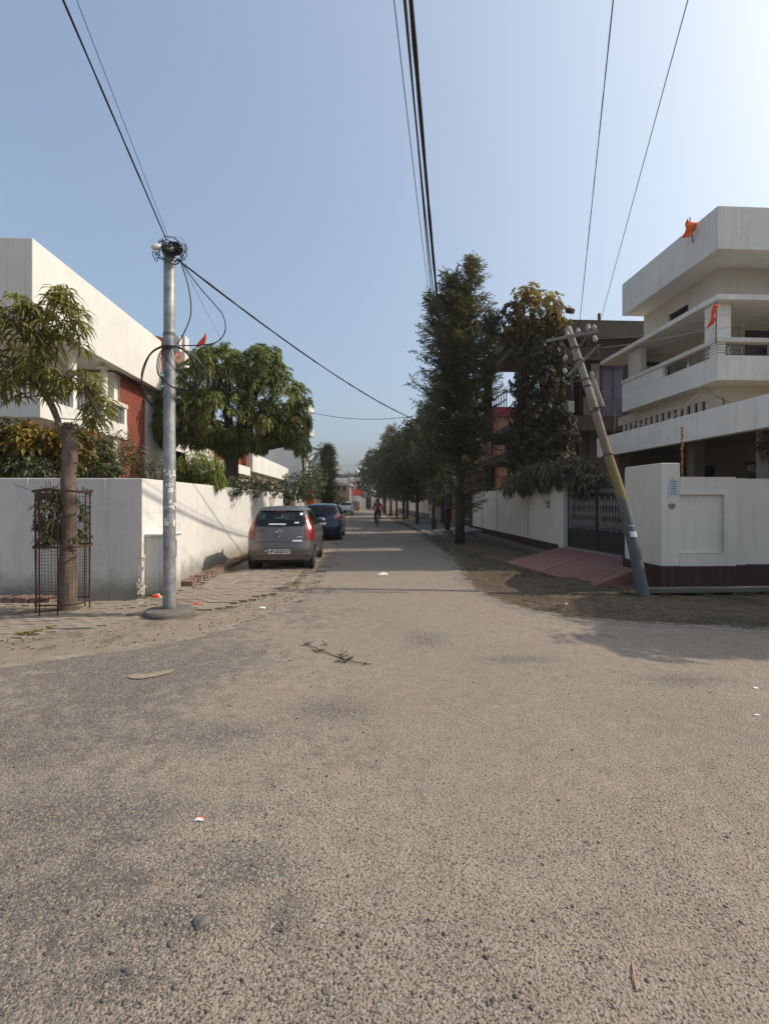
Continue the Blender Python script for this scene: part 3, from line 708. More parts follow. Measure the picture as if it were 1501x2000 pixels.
# single storey cream house with mottled parapet, then a white tower with rounded balconies
t = thing('low_house', 'low cream house with mottled long parapet and brick red bay seen under the mango tree', 'house', (-9, 30, 0))
part('wall', 'cream', t, lambda g: g.box(-14, -8.2, 24.5, 47, 0, 3.9))
part('parapet', 'whitewash', t, lambda g: g.box(-7.35, -7, 31.5, 47, 3.55, 4.75))
part('porch_roof', 'grey_white', t, lambda g: g.box(-8.2, -7.36, 31.5, 47, 3.3, 3.6))
part('bay', 'cream', t, lambda g: g.box(-8.19, -7.3, 25, 31.4, .3, 3.0))
part('upper_band', 'white_house', t, lambda g: g.box(-8.1, -7.2, 25, 31.3, 4.75, 5.0))
part('upper_band', 'white_house', t, lambda g: g.box(-8.1, -6.9, 25, 30.4, 3.2, 3.7))
for y in (25.4, 27.2, 29.2, 31.0): part('pier', 'brick', t, lambda g: g.box(-7.8, -7.25, y-.2, y+.25, 3.7, 4.75))
for y in (33.5, 37, 40.5, 44): part('column', 'cream', t, lambda g: g.box(-7.6, -7.36, y-.15, y+.15, 0, 3.3))
for y in (26.5, 28.5): 
    w_ = part('window', 'window_dark', t, lambda g: g.box(-7.32, -7.28, y-.5, y+.5, 1.2, 2.4))
for i in range(14): part('fin', 'off_white', t, lambda g: g.box(-7.29, -7.2, 25.1+i*.35, 25.25+i*.35, 2.5, 3.0))
t = thing('tower_house', 'narrow white tower house with stacked rounded balconies right of the mango tree', 'house', (-6.8, 51, 0))
part('wall', 'white_house', t, lambda g: g.box(-9.5, -6.1, 50, 56, 0, 11.4))
for z in (5.9, 8.5, 11.0):
    def f(g, z=z):
        pts = [(-6.1+1.15*math.sin(a), 51.3-1.3*math.cos(a)) for a in [math.pi*k/10 for k in range(11)]]
        g.prism([(-8.5, 50.0-.01)]+pts+[(-8.5, 52.6)], z, z+.75)
    part('balcony', 'white_house', t, f)
for x in (-7.9, -7.2, -6.3, -5.7): part('column', 'off_white', t, lambda g: g.box(x-.14, x+.14, 50.2, 50.5, 0, 5.9))
for x in (-7.5, -6.0): part('column', 'brick', t, lambda g: g.box(x-.22, x+.18, 50.6, 50.9, 0, 5.9))
part('wall_panel', 'red_cloth', t, lambda g: g.box(-6.9, -6.3, 50.15, 50.19, 2.8, 3.6))
for z in (6.9, 9.4): part('window', 'window_dark', t, lambda g: g.box(-7.9, -6.9, 49.95, 49.99, z, z+1.2))
for i in range(9): part('louvre', 'grey_white', t, lambda g: g.box(-5.55, -5.2, 51.2, 51.6, 2.9+i*.33, 3.05+i*.33))
t = thing('blue_house', 'grey blue house far back between the mango trunk and the white tower', 'house', (-16, 62, 0))
part('wall', 'grey_white', t, lambda g: g.box(-24, -11.0, 60, 70, 0, 8.6))
part('roof', 'grey_white', t, lambda g: g.box(-24.2, -10.8, 59.7, 70.2, 8.62, 8.9))
part('window', 'window_dark', t, lambda g: g.box(-14.5, -13.2, 59.95, 59.99, 4.5, 6))

def gate_post(x, y, w_, h, mat, label, group='gate posts along the left side'):
    t = thing('gate_post', label, 'post', (x, y, 0), group)
    part('shaft', mat, t, lambda g: g.box(x-w_/2, x+w_/2, y-w_/2, y+w_/2, -.02, h)); part('cap', mat, t, lambda g: g.box(x-w_/2-.04, x+w_/2+.04, y-w_/2-.04, y+w_/2+.04, h+.002, h+.08))
gate_post(-3.55, 25.6, .3, 2.05, 'cream', 'cream gate post directly after the end of the long white wall')
gate_post(-3.4, 31.0, .34, 2.35, 'off_white', 'tall pale gate post beside the orange cloth')
t = thing('picket_wall', 'low wall of pale upright pickets behind the parked cars', 'fence', (-3.5, 28, 0))
part('base', 'brick_pale', t, lambda g: g.box(-3.6, -3.42, 25.8, 30.8, -.02, .75))
pk = MB(); pk.box(-.05, .05, -.09, .09, 0, .95); o = pk.build('picket', M['off_white']); pkm = o.data; bpy.data.objects.remove(o)
for i in range(14): place_part('picket', pkm, t, -3.5, 26.1+i*.34, .75, 0, (1, 1, random.choice((1, .82))))
t = thing('cloth_banner', 'orange cloth banner hung upright on the gate beyond the grey car', 'banner', (-3.2, 30.2, 0))
g = MB(); vs = []
for i in range(9):
    z = .35+i*.25; wd = .30*(1-i*.085)
    for j in range(7): vs.append((-3.2+(j/6-.5)*2*wd+.02*i, 30.1+.05*math.sin(j*2+i), z))
g.add(vs, [(i*7+j, i*7+j+1, (i+1)*7+j+1, (i+1)*7+j) for i in range(8) for j in range(6)])
o = g.build('cloth', M['orange_cloth'], t, smooth=True); s = o.modifiers.new('thick', 'SOLIDIFY'); s.thickness = .01
part('pole', 'cable_brown', t, lambda g: g.tube([(-3.0, 30.2, 0), (-3.0, 30.2, 2.6)], .03, 6))
t = thing('boundary_wall', 'low tan boundary wall farther down on the left, beyond the blue car', 'wall', (-3.5, 45, 0))
part('wall', 'tan', t, lambda g: g.box(-3.7, -3.45, 31.4, 62, -.05, 1.35))
for i in range(9): part('pillar', 'peach', t, lambda g: g.box(-3.74, -3.35, 33+i*3.2, 33.35+i*3.2, -.05, 1.75))

# ------------------------------------------------------------------ far end of the street
def far_house(name, label, x0, x1, y, z1, mat, bands=(), wins=(), roofmat='grey_white', depth=9, over=.4, group='buildings at the far end of the street'):
    t = thing(name, label, 'building', ((x0+x1)/2, y, 0), group)
    part('wall', mat, t, lambda g: g.box(x0, x1, y, y+depth, 0, z1))
    part('roof', roofmat, t, lambda g: g.box(x0-over, x1+over, y-over, y+depth, z1+.01, z1+.35))
    for (a, b_, c_, d__, mm) in bands: part('balcony', mm, t, lambda g: g.box(a, b_, y-1.0, y-.01, c_, d__))
    for (a, b_, c_, d__) in wins:
        w_ = part('window', 'window_dark', t, lambda g: g.box(a, b_, y-.05, y-.005, c_, d__))
        part('sill', 'window_frame', w_, lambda g: g.box(a-.1, b_+.1, y-.15, y-.006, c_-.12, c_-.005))
    return t
S = lambda px, D: (px-703)*D/F                          # world x of a picture column at distance D
Z = lambda py, D: EYE-(py-HY)*D/F
far_house('far_house', 'beige house with wide grey parapet left of the far end of the road', S(655, 88), S(683, 88), 88, Z(948, 88), 'tan', [(S(653, 88), S(681, 88), Z(944, 88), Z(934, 88), 'grey_white')], [(S(659, 88), S(664, 88), 3.4, 4.6), (S(670, 88), S(674, 88), 3.4, 4.6)])
t = far_house('far_house', 'white house with red upper balcony at the far end of the road', S(683, 105), S(716, 105), 105, Z(936, 105), 'white_house', [(S(689, 105), S(706, 105), Z(968, 105), Z(955, 105), 'red_cloth'), (S(684, 105), S(716, 105), Z(940, 105), Z(934, 105), 'off_white')], [(S(686, 105), S(690, 105), 4.4, 5.6), (S(698, 105), S(701, 105), 4.6, 5.8)])
for px in (693, 697, 701, 705): part('column', 'white_house', t, lambda g: g.box(S(px, 104.2)-.2, S(px, 104.2)+.2, 104.1, 104.4, 0, Z(968, 105)))
far_house('far_house', 'grey roofed block behind the beige house at the far end', S(650, 130), S(700, 130), 130, Z(929, 130), 'concrete', [], [(S(662, 130), S(671, 130), 5.4, 8), (S(676, 130), S(683, 130), 5.4, 8)], 'concrete')
t = far_house('far_house', 'tall pale apartment block with open upper balconies above the far trees', S(710, 140), S(745, 140), 140, Z(899, 140), 'white_house', [(S(702, 139), S(712, 139), Z(907, 139), Z(899, 139), 'grey_white'), (S(702, 139), S(709, 139), Z(922, 139), Z(915, 139), 'concrete')], [(S(713, 140), S(719, 140), 8.5, 10.5), (S(722, 140), S(728, 140), 8.5, 10.5)])
part('column', 'concrete', t, lambda g: g.box(S(709, 139)-.3, S(709, 139)+.3, 138.3, 138.9, 0, Z(899, 139)))
part('roof_sheet', 'steel', t, lambda g: g.prism([(S(714, 138), 138), (S(736, 138), 138), (S(736, 138), 140), (S(714, 138), 140)], lambda q: Z(892+(q[0]-S(714, 138))*.12*3, 138)-.02, lambda q: Z(890.3+(q[0]-S(714, 138))*.12*3, 138)))
t = thing('water_tank', 'small white rooftop water tank at the far end between trees', 'water tank', (S(696, 131), 131, 0)); part('body', 'white_plastic', t, lambda g: g.lathe((S(696, 131), 131.5, Z(929, 130)+.36), [(.7, 0), (.75, .2), (.75, 1.1), (.4, 1.4)], 12), smooth=True)
t = thing('brick_stack', 'low heap of stacked red bricks at the far left end of the road', 'brick stack', (S(694, 78), 78, 0))
for i in range(6):
    for j in range(5): part('brick_layer', 'brick_pale', t, lambda g: g.box(S(688, 78)+i*.2, S(688, 78)+i*.2+.18, 78+.05*j, 79, -.02+j*.3, .27+j*.3))
t = thing('boundary_wall', 'wall with white gate posts closing the far end of the road', 'wall', (0, 96, 0))
part('wall', 'concrete', t, lambda g: g.box(S(690, 96), S(735, 96), 96, 96.3, -.05, 1.7))
for px in (698, 708, 712, 727): part('gate_post', 'white_house', t, lambda g: g.box(S(px, 95.8)-.18, S(px, 95.8)+.18, 95.6, 95.9, -.05, 2.6))
part('gate', 'maroon', t, lambda g: g.box(S(714, 95.8), S(725, 95.8), 95.7, 95.8, .05, 2.3))
part('gate', 'grey_white', t, lambda g: g.box(S(699, 95.8), S(706, 95.8), 95.7, 95.8, .05, 2.3))
def lamp_post(px, D, top, label, arm=0):
    x = S(px, D); z = Z(top, D); t = thing('utility_pole', label, 'pole', (x, D, 0), 'utility poles along the street')
    part('pole', 'concrete', t, lambda g: g.tube([(x, D, -.1), (x, D, z)], [.12, .07], 8))
    part('crossarm', 'steel', t, lambda g: g.bar((x-.5, D, z-.3), (x+.5, D, z-.3), .08))
lamp_post(681, 62, 920, 'thin distant utility pole by the silver car on the left of the road')
# ------------------------------------------------------------------ right corner wall
t = thing('boundary_wall', 'off white corner wall with sunken square panel and dark red base behind the leaning pole', 'wall', (8, 8.4, 0))
K = 'off_white'
def f(g):
    g.prism([(5.4, 8.302), (5.75, 8.302), (5.75, 9.6), (6.30, 10.45), (5.98, 10.5), (5.4, 9.45)], .44, 2.3)   # tall gate pillar
part('gate_pillar', K, t, f, bevel=.012)
def f(g):
    y0, y1 = 8.30, 8.55
    g.box(5.41, 5.73, y0+.003, y1, .44, 2.05) if False else None
    g.box(5.752, 6.80, y0, y1, 1.74, 2.05); g.box(5.752, 6.80, y0, y1, .44, .68)
    g.box(6.58, 6.80, y0, y1, .682, 1.738); g.box(5.752, 6.578, y0+.05, y1, .682, 1.738)
part('panel_wall', K, t, f)
part('panel_sill', K, t, lambda g: (g.box(5.74, 6.59, 8.288, 8.34, .672, .684), g.box(5.755, 6.57, 8.285, 8.34, 1.732, 1.742)))
part('pier', K, t, lambda g: g.box(6.803, 7.08, 8.42, 8.66, .44, 2.03))
part('wall', K, t, lambda g: g.box(7.083, 16, 8.50, 8.70, .44, 2.03))
part('plinth', 'maroon', t, lambda g: (g.prism([(5.37, 8.27), (6.83, 8.27), (6.83, 8.39), (16, 8.39), (16, 8.7), (5.75, 8.7), (5.75, 9.6), (6.33, 10.45), (5.95, 10.55), (5.37, 9.47)], -.05, .438)))
t3 = thing('footing_slab', 'rough grey concrete ledge in front of the dark red base, above the open drain', 'ledge', (8, 8.2, 0))
part('slab', 'dirty_concrete', t3, lambda g: g.box(5.05, 16, 8.06, 8.27, .0, .085, jit=.012), bevel=.015)
part('base', 'soil_shade', t3, lambda g: g.box(5.1, 16, 8.2, 8.26, -.3, -.003))  # near-black face: shadow under the ledge painted together with dirt
g = MB(); g.box(5.0, 16, 7.72, 7.86, -.3, -.02); tag(g.build('drain_wall', M['concrete']), kind='structure')
# notices pasted on the wall
def notice(x0, x1, z0, z1, label, lines, mat='paper', dark='ink'):
    t = thing('paper_notice', label, 'notice', ((x0+x1)/2, 8.3, z0), 'papers pasted on the corner wall')
    part('sheet', mat, t, lambda g: g.add([(x0, 8.296, z0), (x1, 8.2955, z0+.004), (x1-.01, 8.296, z1), (x0+.012, 8.2955, z1-.006)], [(0, 1, 2, 3)]))
    def f(g):
        for k in range(lines):
            z = z1-(k+.8)*(z1-z0)/(lines+.6); h = .012*(1.3-.5*(k % 3)/2); a = x0+.03; x = a+random.uniform(0, .02)
            while x < x1-.04:
                w_ = random.uniform(.006, .03); g.add([(x, 8.2925, z), (min(x+w_, x1-.03), 8.2925, z), (min(x+w_, x1-.03), 8.2925, z+h), (x, 8.2925, z+h)], [(0, 1, 2, 3)]); x += w_+.005
    tag(part('lettering', dark, t, f), kind='stuff')
xa = 5.56
notice(5.535, 5.725, 1.71, 1.99, 'white and blue printed notice pasted near the top of the corner wall', 6)
notice(5.565, 5.665, 2.0, 2.035, 'faded strip of paper just above the printed notice', 1, 'cream', 'dark_concrete')
t = thing('stain_patch', 'grey round smear below the printed notice', 'stain', (5.6, 8.29, 1.5)); part('patch', 'concrete', t, lambda g: g.add([(5.6+.065*math.cos(a)*(1+.2*math.sin(a*3)), 8.2965, 1.52+.055*math.sin(a)) for a in [k*math.pi/8 for k in range(16)]], [tuple(range(16))]))

# ------------------------------------------------------------------ gate, ramp, white wall to the left of it
GA, GB_ = Vector((5.93, 13.3)), Vector((6.28, 10.62))     # hinge ends of the double gate
t = thing('iron_gate', 'black iron double gate with silver scrollwork bars between the white walls', 'gate', (6.1, 12, .28))
gd = (GB_-GA).normalized(); L = (GB_-GA).length; gn = Vector((gd.y, -gd.x))*-1
def gp(s, z, o=0): q = GA+gd*s-Vector((-gd.y, gd.x))*o; return (q.x, q.y, z)
for k in range(2):
    s0 = .02+k*L/2; s1 = s0+L/2-.04
    lf = part('leaf', 'black_paint', t, lambda g: (g.bar(gp(s0, 1.95), gp(s1, 1.95), .05), g.bar(gp(s0, .33), gp(s1, .33), .05), g.bar(gp(s0, .33), gp(s0, 1.95), .05), g.bar(gp(s1, .33), gp(s1, 1.95), .05), g.bar(gp(s0, .83), gp(s1, .83), .04), g.bar(gp(s0, 1.8), gp(s1, 1.8), .025)))
    part('sheet', 'black_paint', lf, lambda g: g.bar(gp(s0+.03, .58), gp(s1-.03, .58), .02, .46))
    part('back_sheet', 'black_paint', lf, lambda g: g.bar(gp(s0+.03, 1.3, -.06), gp(s1-.03, 1.3, -.06), .01, .95))
    n = 11
    for i in range(n):
        s = s0+.08+(s1-s0-.16)*i/(n-1)
        part('bar', 'silver_paint', lf, lambda g: (g.bar(gp(s, .86+.07*(i % 2), .03), gp(s, 1.74-.05*(i % 2), .03), .022), g.lathe(gp(s, 1.28+.1*(i % 2), .03), [(.008, -.05), (.028, 0), (.008, .05)], 6)))
    def f(g):
        for i in range(n-1):
            s = s0+.08+(s1-s0-.16)*(i+.5)/(n-1); dd = (s1-s0-.16)/(n-1)*.42
            for zc, sg in ((1.55, 1), (1.28, -1), (1.04, 1)):
                g.bar(gp(s-dd, zc-.07*sg, +.035), gp(s+dd, zc+.07*sg, +.035), .012); g.bar(gp(s-dd, zc+.07*sg, +.035), gp(s+dd, zc-.07*sg, +.035), .012)
            pts = [gp(s+dd*math.cos(a), .92+.05*math.sin(a), +.035) for a in [q*math.pi/4 for q in range(9)]]; g.tube(pts, .006, 4, False)
            pts = [gp(s+dd*math.cos(a), 1.87+.045*math.sin(a), +.035) for a in [q*math.pi/4 for q in range(9)]]; g.tube(pts, .007, 4, False)
    tag(part('scrollwork', 'silver_paint', lf, f), kind='stuff')
part('side_panel', 'black_paint', t, lambda g: g.wall((6.3, 10.6), (6.5, 9.9), .03, .3, 2.0))
t = thing('driveway_ramp', 'faded pink concrete ramp with pale lines leading up to the iron gate', 'ramp', (5, 11, 0))
def rz(q):
    d = [math.dist(q, (4.35, 8.72)), math.dist(q, (3.75, 12.2))]
    return {(4.35, 8.72): .015, (3.75, 12.2): .015}.get(tuple(q), .29)
top = [(4.35, 8.72, .02), (5.37, 9.02, .27), (5.37, 9.45, .285), (6.32, 10.52, .29), (5.95, 13.32, .29), (5.55, 13.4, .25), (3.78, 12.25, .02)]
g = MB(); n = len(top); g.add([(x, y, -.1) for x, y, z in top]+top, [tuple(range(n-1, -1, -1))]+[(i, (i+1) % n, n+(i+1) % n, n+i) for i in range(n)]+[(7, 8, 9), (7, 9, 10), (7, 10, 11), (7, 11, 13), (11, 12, 13)])
g.build('slab', M['pink_slab'], t)
def line_on(a, b_, w_=.025):
    a = Vector(a); b_ = Vector(b_); g = MB(); g.bar(a+Vector((0, 0, .006)), b_+Vector((0, 0, .006)), w_, .008); return g
line_on((4.62, 9.15, .055), (5.9, 10.1, .28)).build('line', M['peach'], t)
line_on((4.1, 10.6, .035), (6.1, 12.0, .293)).build('line', M['peach'], t)
part('threshold', 'concrete', t, lambda g: g.wall((5.9, 13.3), (6.27, 10.52), .10, .2, .325))
# left wall of that yard
t = thing('boundary_wall', 'off white wall with thin pilasters and dark red base left of the iron gate', 'wall', (5.86, 19, 0))
part('wall', K, t, lambda g: g.box(5.86, 6.06, 13.72, 24.6, .32, 2.06))
part('plinth', 'maroon', t, lambda g: g.box(5.83, 6.09, 13.7, 24.6, -.1, .318))
part('gate_pillar', K, t, lambda g: g.box(5.80, 6.12, 13.36, 13.70, .05, 2.38), bevel=.01)
for y in (16.4, 20.2, 22.6, 24.5): part('pilaster', 'cream', t, lambda g: g.box(5.835, 5.859, y-.05, y+.05, .32, 2.06))
vn = part('vent', 'dark_concrete', t, lambda g: g.box(5.853, 5.859, 14.45, 14.75, 1.40, 1.62))
for k in range(3): part('slat', 'off_white', vn, lambda g: g.box(5.83, 5.8525, 14.47, 14.73, 1.43+k*.065, 1.455+k*.065))
part('handle', 'steel', vn, lambda g: g.box(5.83, 5.85, 14.7, 14.95, 1.6, 1.62))
part('cracked_outline', 'cream', t, lambda g: (g.box(5.85, 5.8585, 18.2, 18.24, .6, 1.1), g.box(5.85, 5.8585, 17.5, 18.2, 1.08, 1.1)))
t = thing('footing_slab', 'narrow concrete ledge beside the drain along the right street wall', 'ledge', (5.66, 19, 0))
part('slab', 'dirty_concrete', t, lambda g: g.box(5.48, 5.828, 13.9, 24.6, -.3, .08, jit=.01))

# ------------------------------------------------------------------ right corner house
hs = thing('corner_house', 'pale two storey corner house with angled roof parapet and wrapped balcony on the right', 'house', (11, 14, 0))
GW = 'grey_white'
A0, A1 = 11.82, 16.15
def lband(x, y0, y1, t_, z0, z1): return lambda g: g.prism([(x, y0), (20, y0), (20, y0+t_), (x+t_, y0+t_), (x+t_, y1), (x, y1)], z0, z1)
part('parapet', GW, hs, lband(8.86, A0, A1, .2, 7.88, 8.95), bevel=.012)
part('roof', GW, hs, lambda g: g.box(9.07, 20, A0+.21, A1, 7.885, 8.05))
part('upper_wall', 'cream', hs, lambda g: (g.box(9.62, 9.8, 12.75, 13.95, 6.76, 7.88), g.box(9.62, 9.8, 14.85, 16.15, 6.76, 7.88), g.box(9.62, 9.8, 13.952, 14.848, 7.42, 7.88), g.box(9.62, 9.8, 13.952, 14.848, 6.76, 7.02), g.box(9.802, 20, 12.75, 12.95, 6.76, 7.88)))
w_ = part('window', 'window_dark', hs, lambda g: g.box(9.70, 9.74, 13.952, 14.848, 7.02, 7.42))
part('frame', 'brown_door', w_, lambda g: (g.box(9.66, 9.699, 13.952, 14.848, 7.02, 7.06), g.box(9.66, 9.699, 13.952, 14.848, 7.38, 7.42), g.box(9.66, 9.699, 14.38, 14.42, 7.06, 7.38)))
part('ledge', GW, hs, lband(8.84, A0-.02, 17.6, .9, 6.62, 6.755), bevel=.01)
part('porch_ceiling', GW, hs, lambda g: g.box(9.745, 20, 12.71, 16.9, 6.60, 6.75))
part('balcony_front', GW, hs, lband(8.86, A0, A1, .16, 4.62, 5.24), bevel=.01)
part('balcony_floor', GW, hs, lambda g: g.box(9.025, 20, A0+.165, A1, 4.622, 4.76))
part('balcony_wall', GW, hs, lambda g: g.box(8.86, 9.02, 14.0, A1, 5.242, 5.56))
part('corner_block', GW, hs, lambda g: g.box(8.862, 9.06, A0+.002, A0+.26, 5.242, 5.56))
for k in range(4): part('corner_groove', 'dark_concrete', hs, lambda g: g.box(8.858, 9.064, A0-.004, A0+.262, 5.30+k*.065, 5.308+k*.065))
part('handrail', 'off_white', hs, lband(8.82, A0-.04, A1, .24, 5.562, 5.64), bevel=.01)
part('handrail', 'off_white', hs, lband(8.84, A0-.02, A1, .2, 5.642, 5.68))
def iron(g, a, b_, n, z0=5.26, z1=5.54):
    a = Vector(a); b_ = Vector(b_)
    for i in range(n):
        f0 = a.lerp(b_, i/n); f1 = a.lerp(b_, (i+1)/n); P_ = lambda f, z: (f0.x+(f1.x-f0.x)*f, f0.y+(f1.y-f0.y)*f, z0+(z1-z0)*z)
        k = i % 4
        if k == 0: g.tube([P_(.1, 0), P_(.1, 1)], .008, 4); g.tube([P_(.5, 0), P_(.5, .6), P_(.9, 1)], .008, 4)
        elif k == 1: g.tube([P_(.5+.4*math.cos(q*.785), .5+.35*math.sin(q*.785)) for q in range(9)], .008, 4, False); g.tube([P_(0, .5), P_(1, .5)], .007, 4)
        elif k == 2: g.tube([P_(0, .1), P_(.35, .5), P_(.1, .9)], .008, 4); g.tube([P_(.35, .5), P_(.8, .5), P_(1, .9)], .008, 4); g.tube([P_(.8, .5), P_(1, .1)], .008, 4)
        else: g.tube([P_(.2, 0), P_(.6, .45), P_(.2, 1)], .008, 4); g.tube([P_(.8, 0), P_(.8, 1)], .008, 4)
    g.bar((a.x, a.y, z0+.02), (b_.x, b_.y, z0+.02), .012); g.bar((a.x, a.y, z1-.02), (b_.x, b_.y, z1-.02), .012)
part('iron_railing', 'steel', hs, lambda g: iron(g, (8.94, 12.1), (8.94, 13.98), 14))
part('iron_railing', 'steel', hs, lambda g: iron(g, (9.08, 11.9), (11.4, 11.9), 16))
part('column', GW, hs, lambda g: g.box(8.95, 9.35, 12.0, 12.4, 4.765, 6.615), bevel=.01)
part('inner_wall', 'cream', hs, lambda g: (g.box(10.5, 10.7, 13.4, 15.2, 4.765, 6.60), g.box(9.05, 9.25, 15.4, 16.1, 4.765, 6.60), g.box(9.3, 10.7, 16.1, 16.3, 4.765, 6.6), g.box(10.2, 20, 13.1, 13.3, 4.765, 6.6) if False else None, g.box(10.72, 20, 13.3, 13.5, 4.765, 6.60)))
dd = part('door', 'brown_door', hs, lambda g: g.box(10.45, 10.49, 12.75 if False else 13.5, 14.4, 4.77, 6.3))
part('door', 'brown_door', hs, lambda g: g.box(10.8, 11.9, 13.25, 13.29, 4.77, 6.4))
w_ = part('window', 'window_dark', hs, lambda g: g.box(9.6, 10.4, 16.04, 16.09, 5.0, 6.3))
part('frame', 'brown_door', w_, lambda g: (g.box(9.56, 9.6, 16.0, 16.03, 4.95, 6.35), g.box(10.4, 10.44, 16.0, 16.03, 4.95, 6.35), g.box(9.98, 10.02, 16.0, 16.03, 5, 6.3)))
part('stair_soffit', 'cream', hs, lambda g: g.add([(11.2, 13.0, 5.9), (13.6, 13.0, 6.6), (11.2, 13.24, 5.9), (13.6, 13.24, 6.6), (11.2, 13.0, 5.0), (13.6, 13.0, 5.0)], [(0, 1, 3, 2), (4, 5, 1, 0)]))
part('air_conditioner', 'white_plastic', hs, lambda g: g.box(9.3, 9.9, 15.8, 16.0, 5.75, 6.1), bevel=.02)
# ground floor wall with a row of upright vents, canopy slab, dark veranda
part('wall', 'cream', hs, lambda g: (g.box(9.3, 9.5, 12.4, 17.2, 4.32, 4.618), g.box(9.3, 9.5, 12.4, 17.2, 3.62, 3.95), g.box(9.502, 20, 12.4, 12.6, 3.62, 4.618)))
part('slot_shade', 'black_paint', hs, lambda g: g.box(9.37, 9.40, 12.71, 17.1, 3.951, 4.319))  # black sheet standing in for the darkness inside the vent slots
vp = MB(); vp.box(0, .05, -.075, .075, 0, .368); o = vp.build('vent_fin', M['cream']); vpm = o.data; bpy.data.objects.remove(o)
for i in range(15): place_part('vent_fin', vpm, hs, 9.31, 12.78+i*.29, 3.951)
part('wall', 'cream', hs, lambda g: g.box(9.31, 9.45, 12.405, 12.70, 3.952, 4.318))
part('canopy', GW, hs, lambda g: g.prism([(7.6, 8.85), (20, 8.85), (20, 9.05), (7.8, 9.05), (7.8, 15.4), (7.6, 15.4)], 3.0, 3.62), bevel=.012)
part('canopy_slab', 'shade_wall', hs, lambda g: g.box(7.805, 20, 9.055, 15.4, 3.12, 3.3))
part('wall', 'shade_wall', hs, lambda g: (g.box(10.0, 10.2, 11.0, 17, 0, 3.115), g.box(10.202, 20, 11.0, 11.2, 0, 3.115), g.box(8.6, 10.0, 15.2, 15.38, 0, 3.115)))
for a, b_ in ((11.2, 12.2), (13.4, 14.6)):
    w_ = part('window', 'window_dark', hs, lambda g: g.box(9.95, 9.99, a, b_, 1.0, 2.55))
    part('frame', 'brown_door', w_, lambda g: (g.box(9.9, 9.94, a-.05, b_+.05, 2.55, 2.62), g.box(9.9, 9.94, (a+b_)/2-.03, (a+b_)/2+.03, 1, 2.55), g.box(9.9, 9.94, a-.05, b_+.05, .93, 1.0)))
for a, b_ in ((10.35, 11.0), (11.5, 12.9)):
    w_ = part('window', 'window_dark', hs, lambda g: g.box(a, b_, 10.94, 10.99, 1.0, 2.5))
    part('frame', 'brown_door', w_, lambda g: (g.box(a-.05, b_+.05, 10.9, 10.93, 2.5, 2.57), g.box((a+b_)/2-.03, (a+b_)/2+.03, 10.9, 10.93, 1, 2.5)))
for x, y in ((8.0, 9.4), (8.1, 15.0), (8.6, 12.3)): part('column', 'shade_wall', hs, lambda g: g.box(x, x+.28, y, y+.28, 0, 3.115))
# marigold string hanging from the canopy
p = P(1331, 870, 9.6)
t = thing('flower_garland', 'orange and brown flower string hanging from the canopy edge behind the corner wall', 'garland', (p.x, p.y, 3.1))
for k in range(26): part('blossom', 'marigold' if k % 3 else 'brown_render', t, lambda g: g.lathe((p.x+random.uniform(-.01, .01), p.y, 3.08-k*.052), [(.012, -.024), (.026, -.008), (.026, .008), (.012, .024)], 7))
flag(1350, 446, 12.6, [(-9, -19), (15, -8), (-7, 20), (-18, 17)], 'bright orange pennant above the roof parapet of the right corner house', 'orange_cloth', (-4, -22, 2, 28), 'religious pennants on house roofs')
flag(1391, 618, 11.6, [(5, -27), (10, -20), (2, 12), (-14, 27)], 'dull red pennant tied at the balcony column of the right corner house', 'red_cloth', (7, -28, 6, 52), 'religious pennants on house roofs')

hs.location.y -= .43
# ------------------------------------------------------------------ the overgrown concrete house
hs = thing('overgrown_house', 'dark weathered concrete house half hidden by creeper between the tall tree and the corner house', 'house', (8.5, 21, 0))
DC = 'dark_concrete'
part('roof', DC, hs, lambda g: g.prism([(6.2, 18.3), (13, 18.3), (13, 24.0), (6.2, 24.0)], 8.12, 8.5))
part('roof_edge', 'dark_concrete', hs, lambda g: (g.box(6.18, 13, 18.1, 18.28, 7.9, 8.55), g.box(6.0, 6.19, 18.1, 24.0, 8.0, 8.5)))
part('beam', DC, hs, lambda g: (g.box(6.2, 6.5, 18.5, 24, 7.7, 8.11), g.box(8.8, 9.1, 18.5, 24, 7.7, 8.11)))
part('column', DC, hs, lambda g: g.box(6.2, 6.52, 23.6, 23.95, 0, 7.69)); part('column', DC, hs, lambda g: g.box(6.2, 6.55, 18.5, 18.85, 0, 7.69))
part('floor', DC, hs, lambda g: (g.box(6.0, 13, 18.0, 24.2, 4.45, 4.7)))
part('floor_edge', 'brown_render', hs, lambda g: g.box(7.5, 13, 17.7, 17.95, 4.25, 4.8))
part('lintel', DC, hs, lambda g: (g.box(5.9, 6.1, 19, 24.2, 3.3, 3.55), g.box(6.1, 8.5, 22, 24, 3.3, 3.42)))
part('wall', DC, hs, lambda g: (g.box(8.6, 8.8, 18.6, 22.6, 4.71, 8.11), g.box(8.8, 10.2, 18.6, 18.8, 4.71, 8.11), g.box(9.0, 11.39, 18.6, 18.8, 4.71, 6.94), g.box(10.2, 13, 18.6, 18.8, 6.95, 8.11), g.box(11.4, 13, 18.6, 18.8, 4.71, 6.94)))
part('wall', 'shade_wall', hs, lambda g: (g.box(7.7, 8.9, 18.9, 19.1, .0, 4.4), g.box(9.15, 13, 18.9, 19.1, 0, 4.4), g.box(8.905, 9.145, 19.0, 19.1, 0, 4.4)))
for x in (8.2, 8.65): part('downpipe', DC, hs, lambda g: g.tube([(x, 18.85, 0), (x, 18.85, 4.4)], .05, 8))
d_ = part('door', 'purple_door', hs, lambda g: g.box(9.42, 10.3, 18.5, 18.55, 4.72, 6.93))
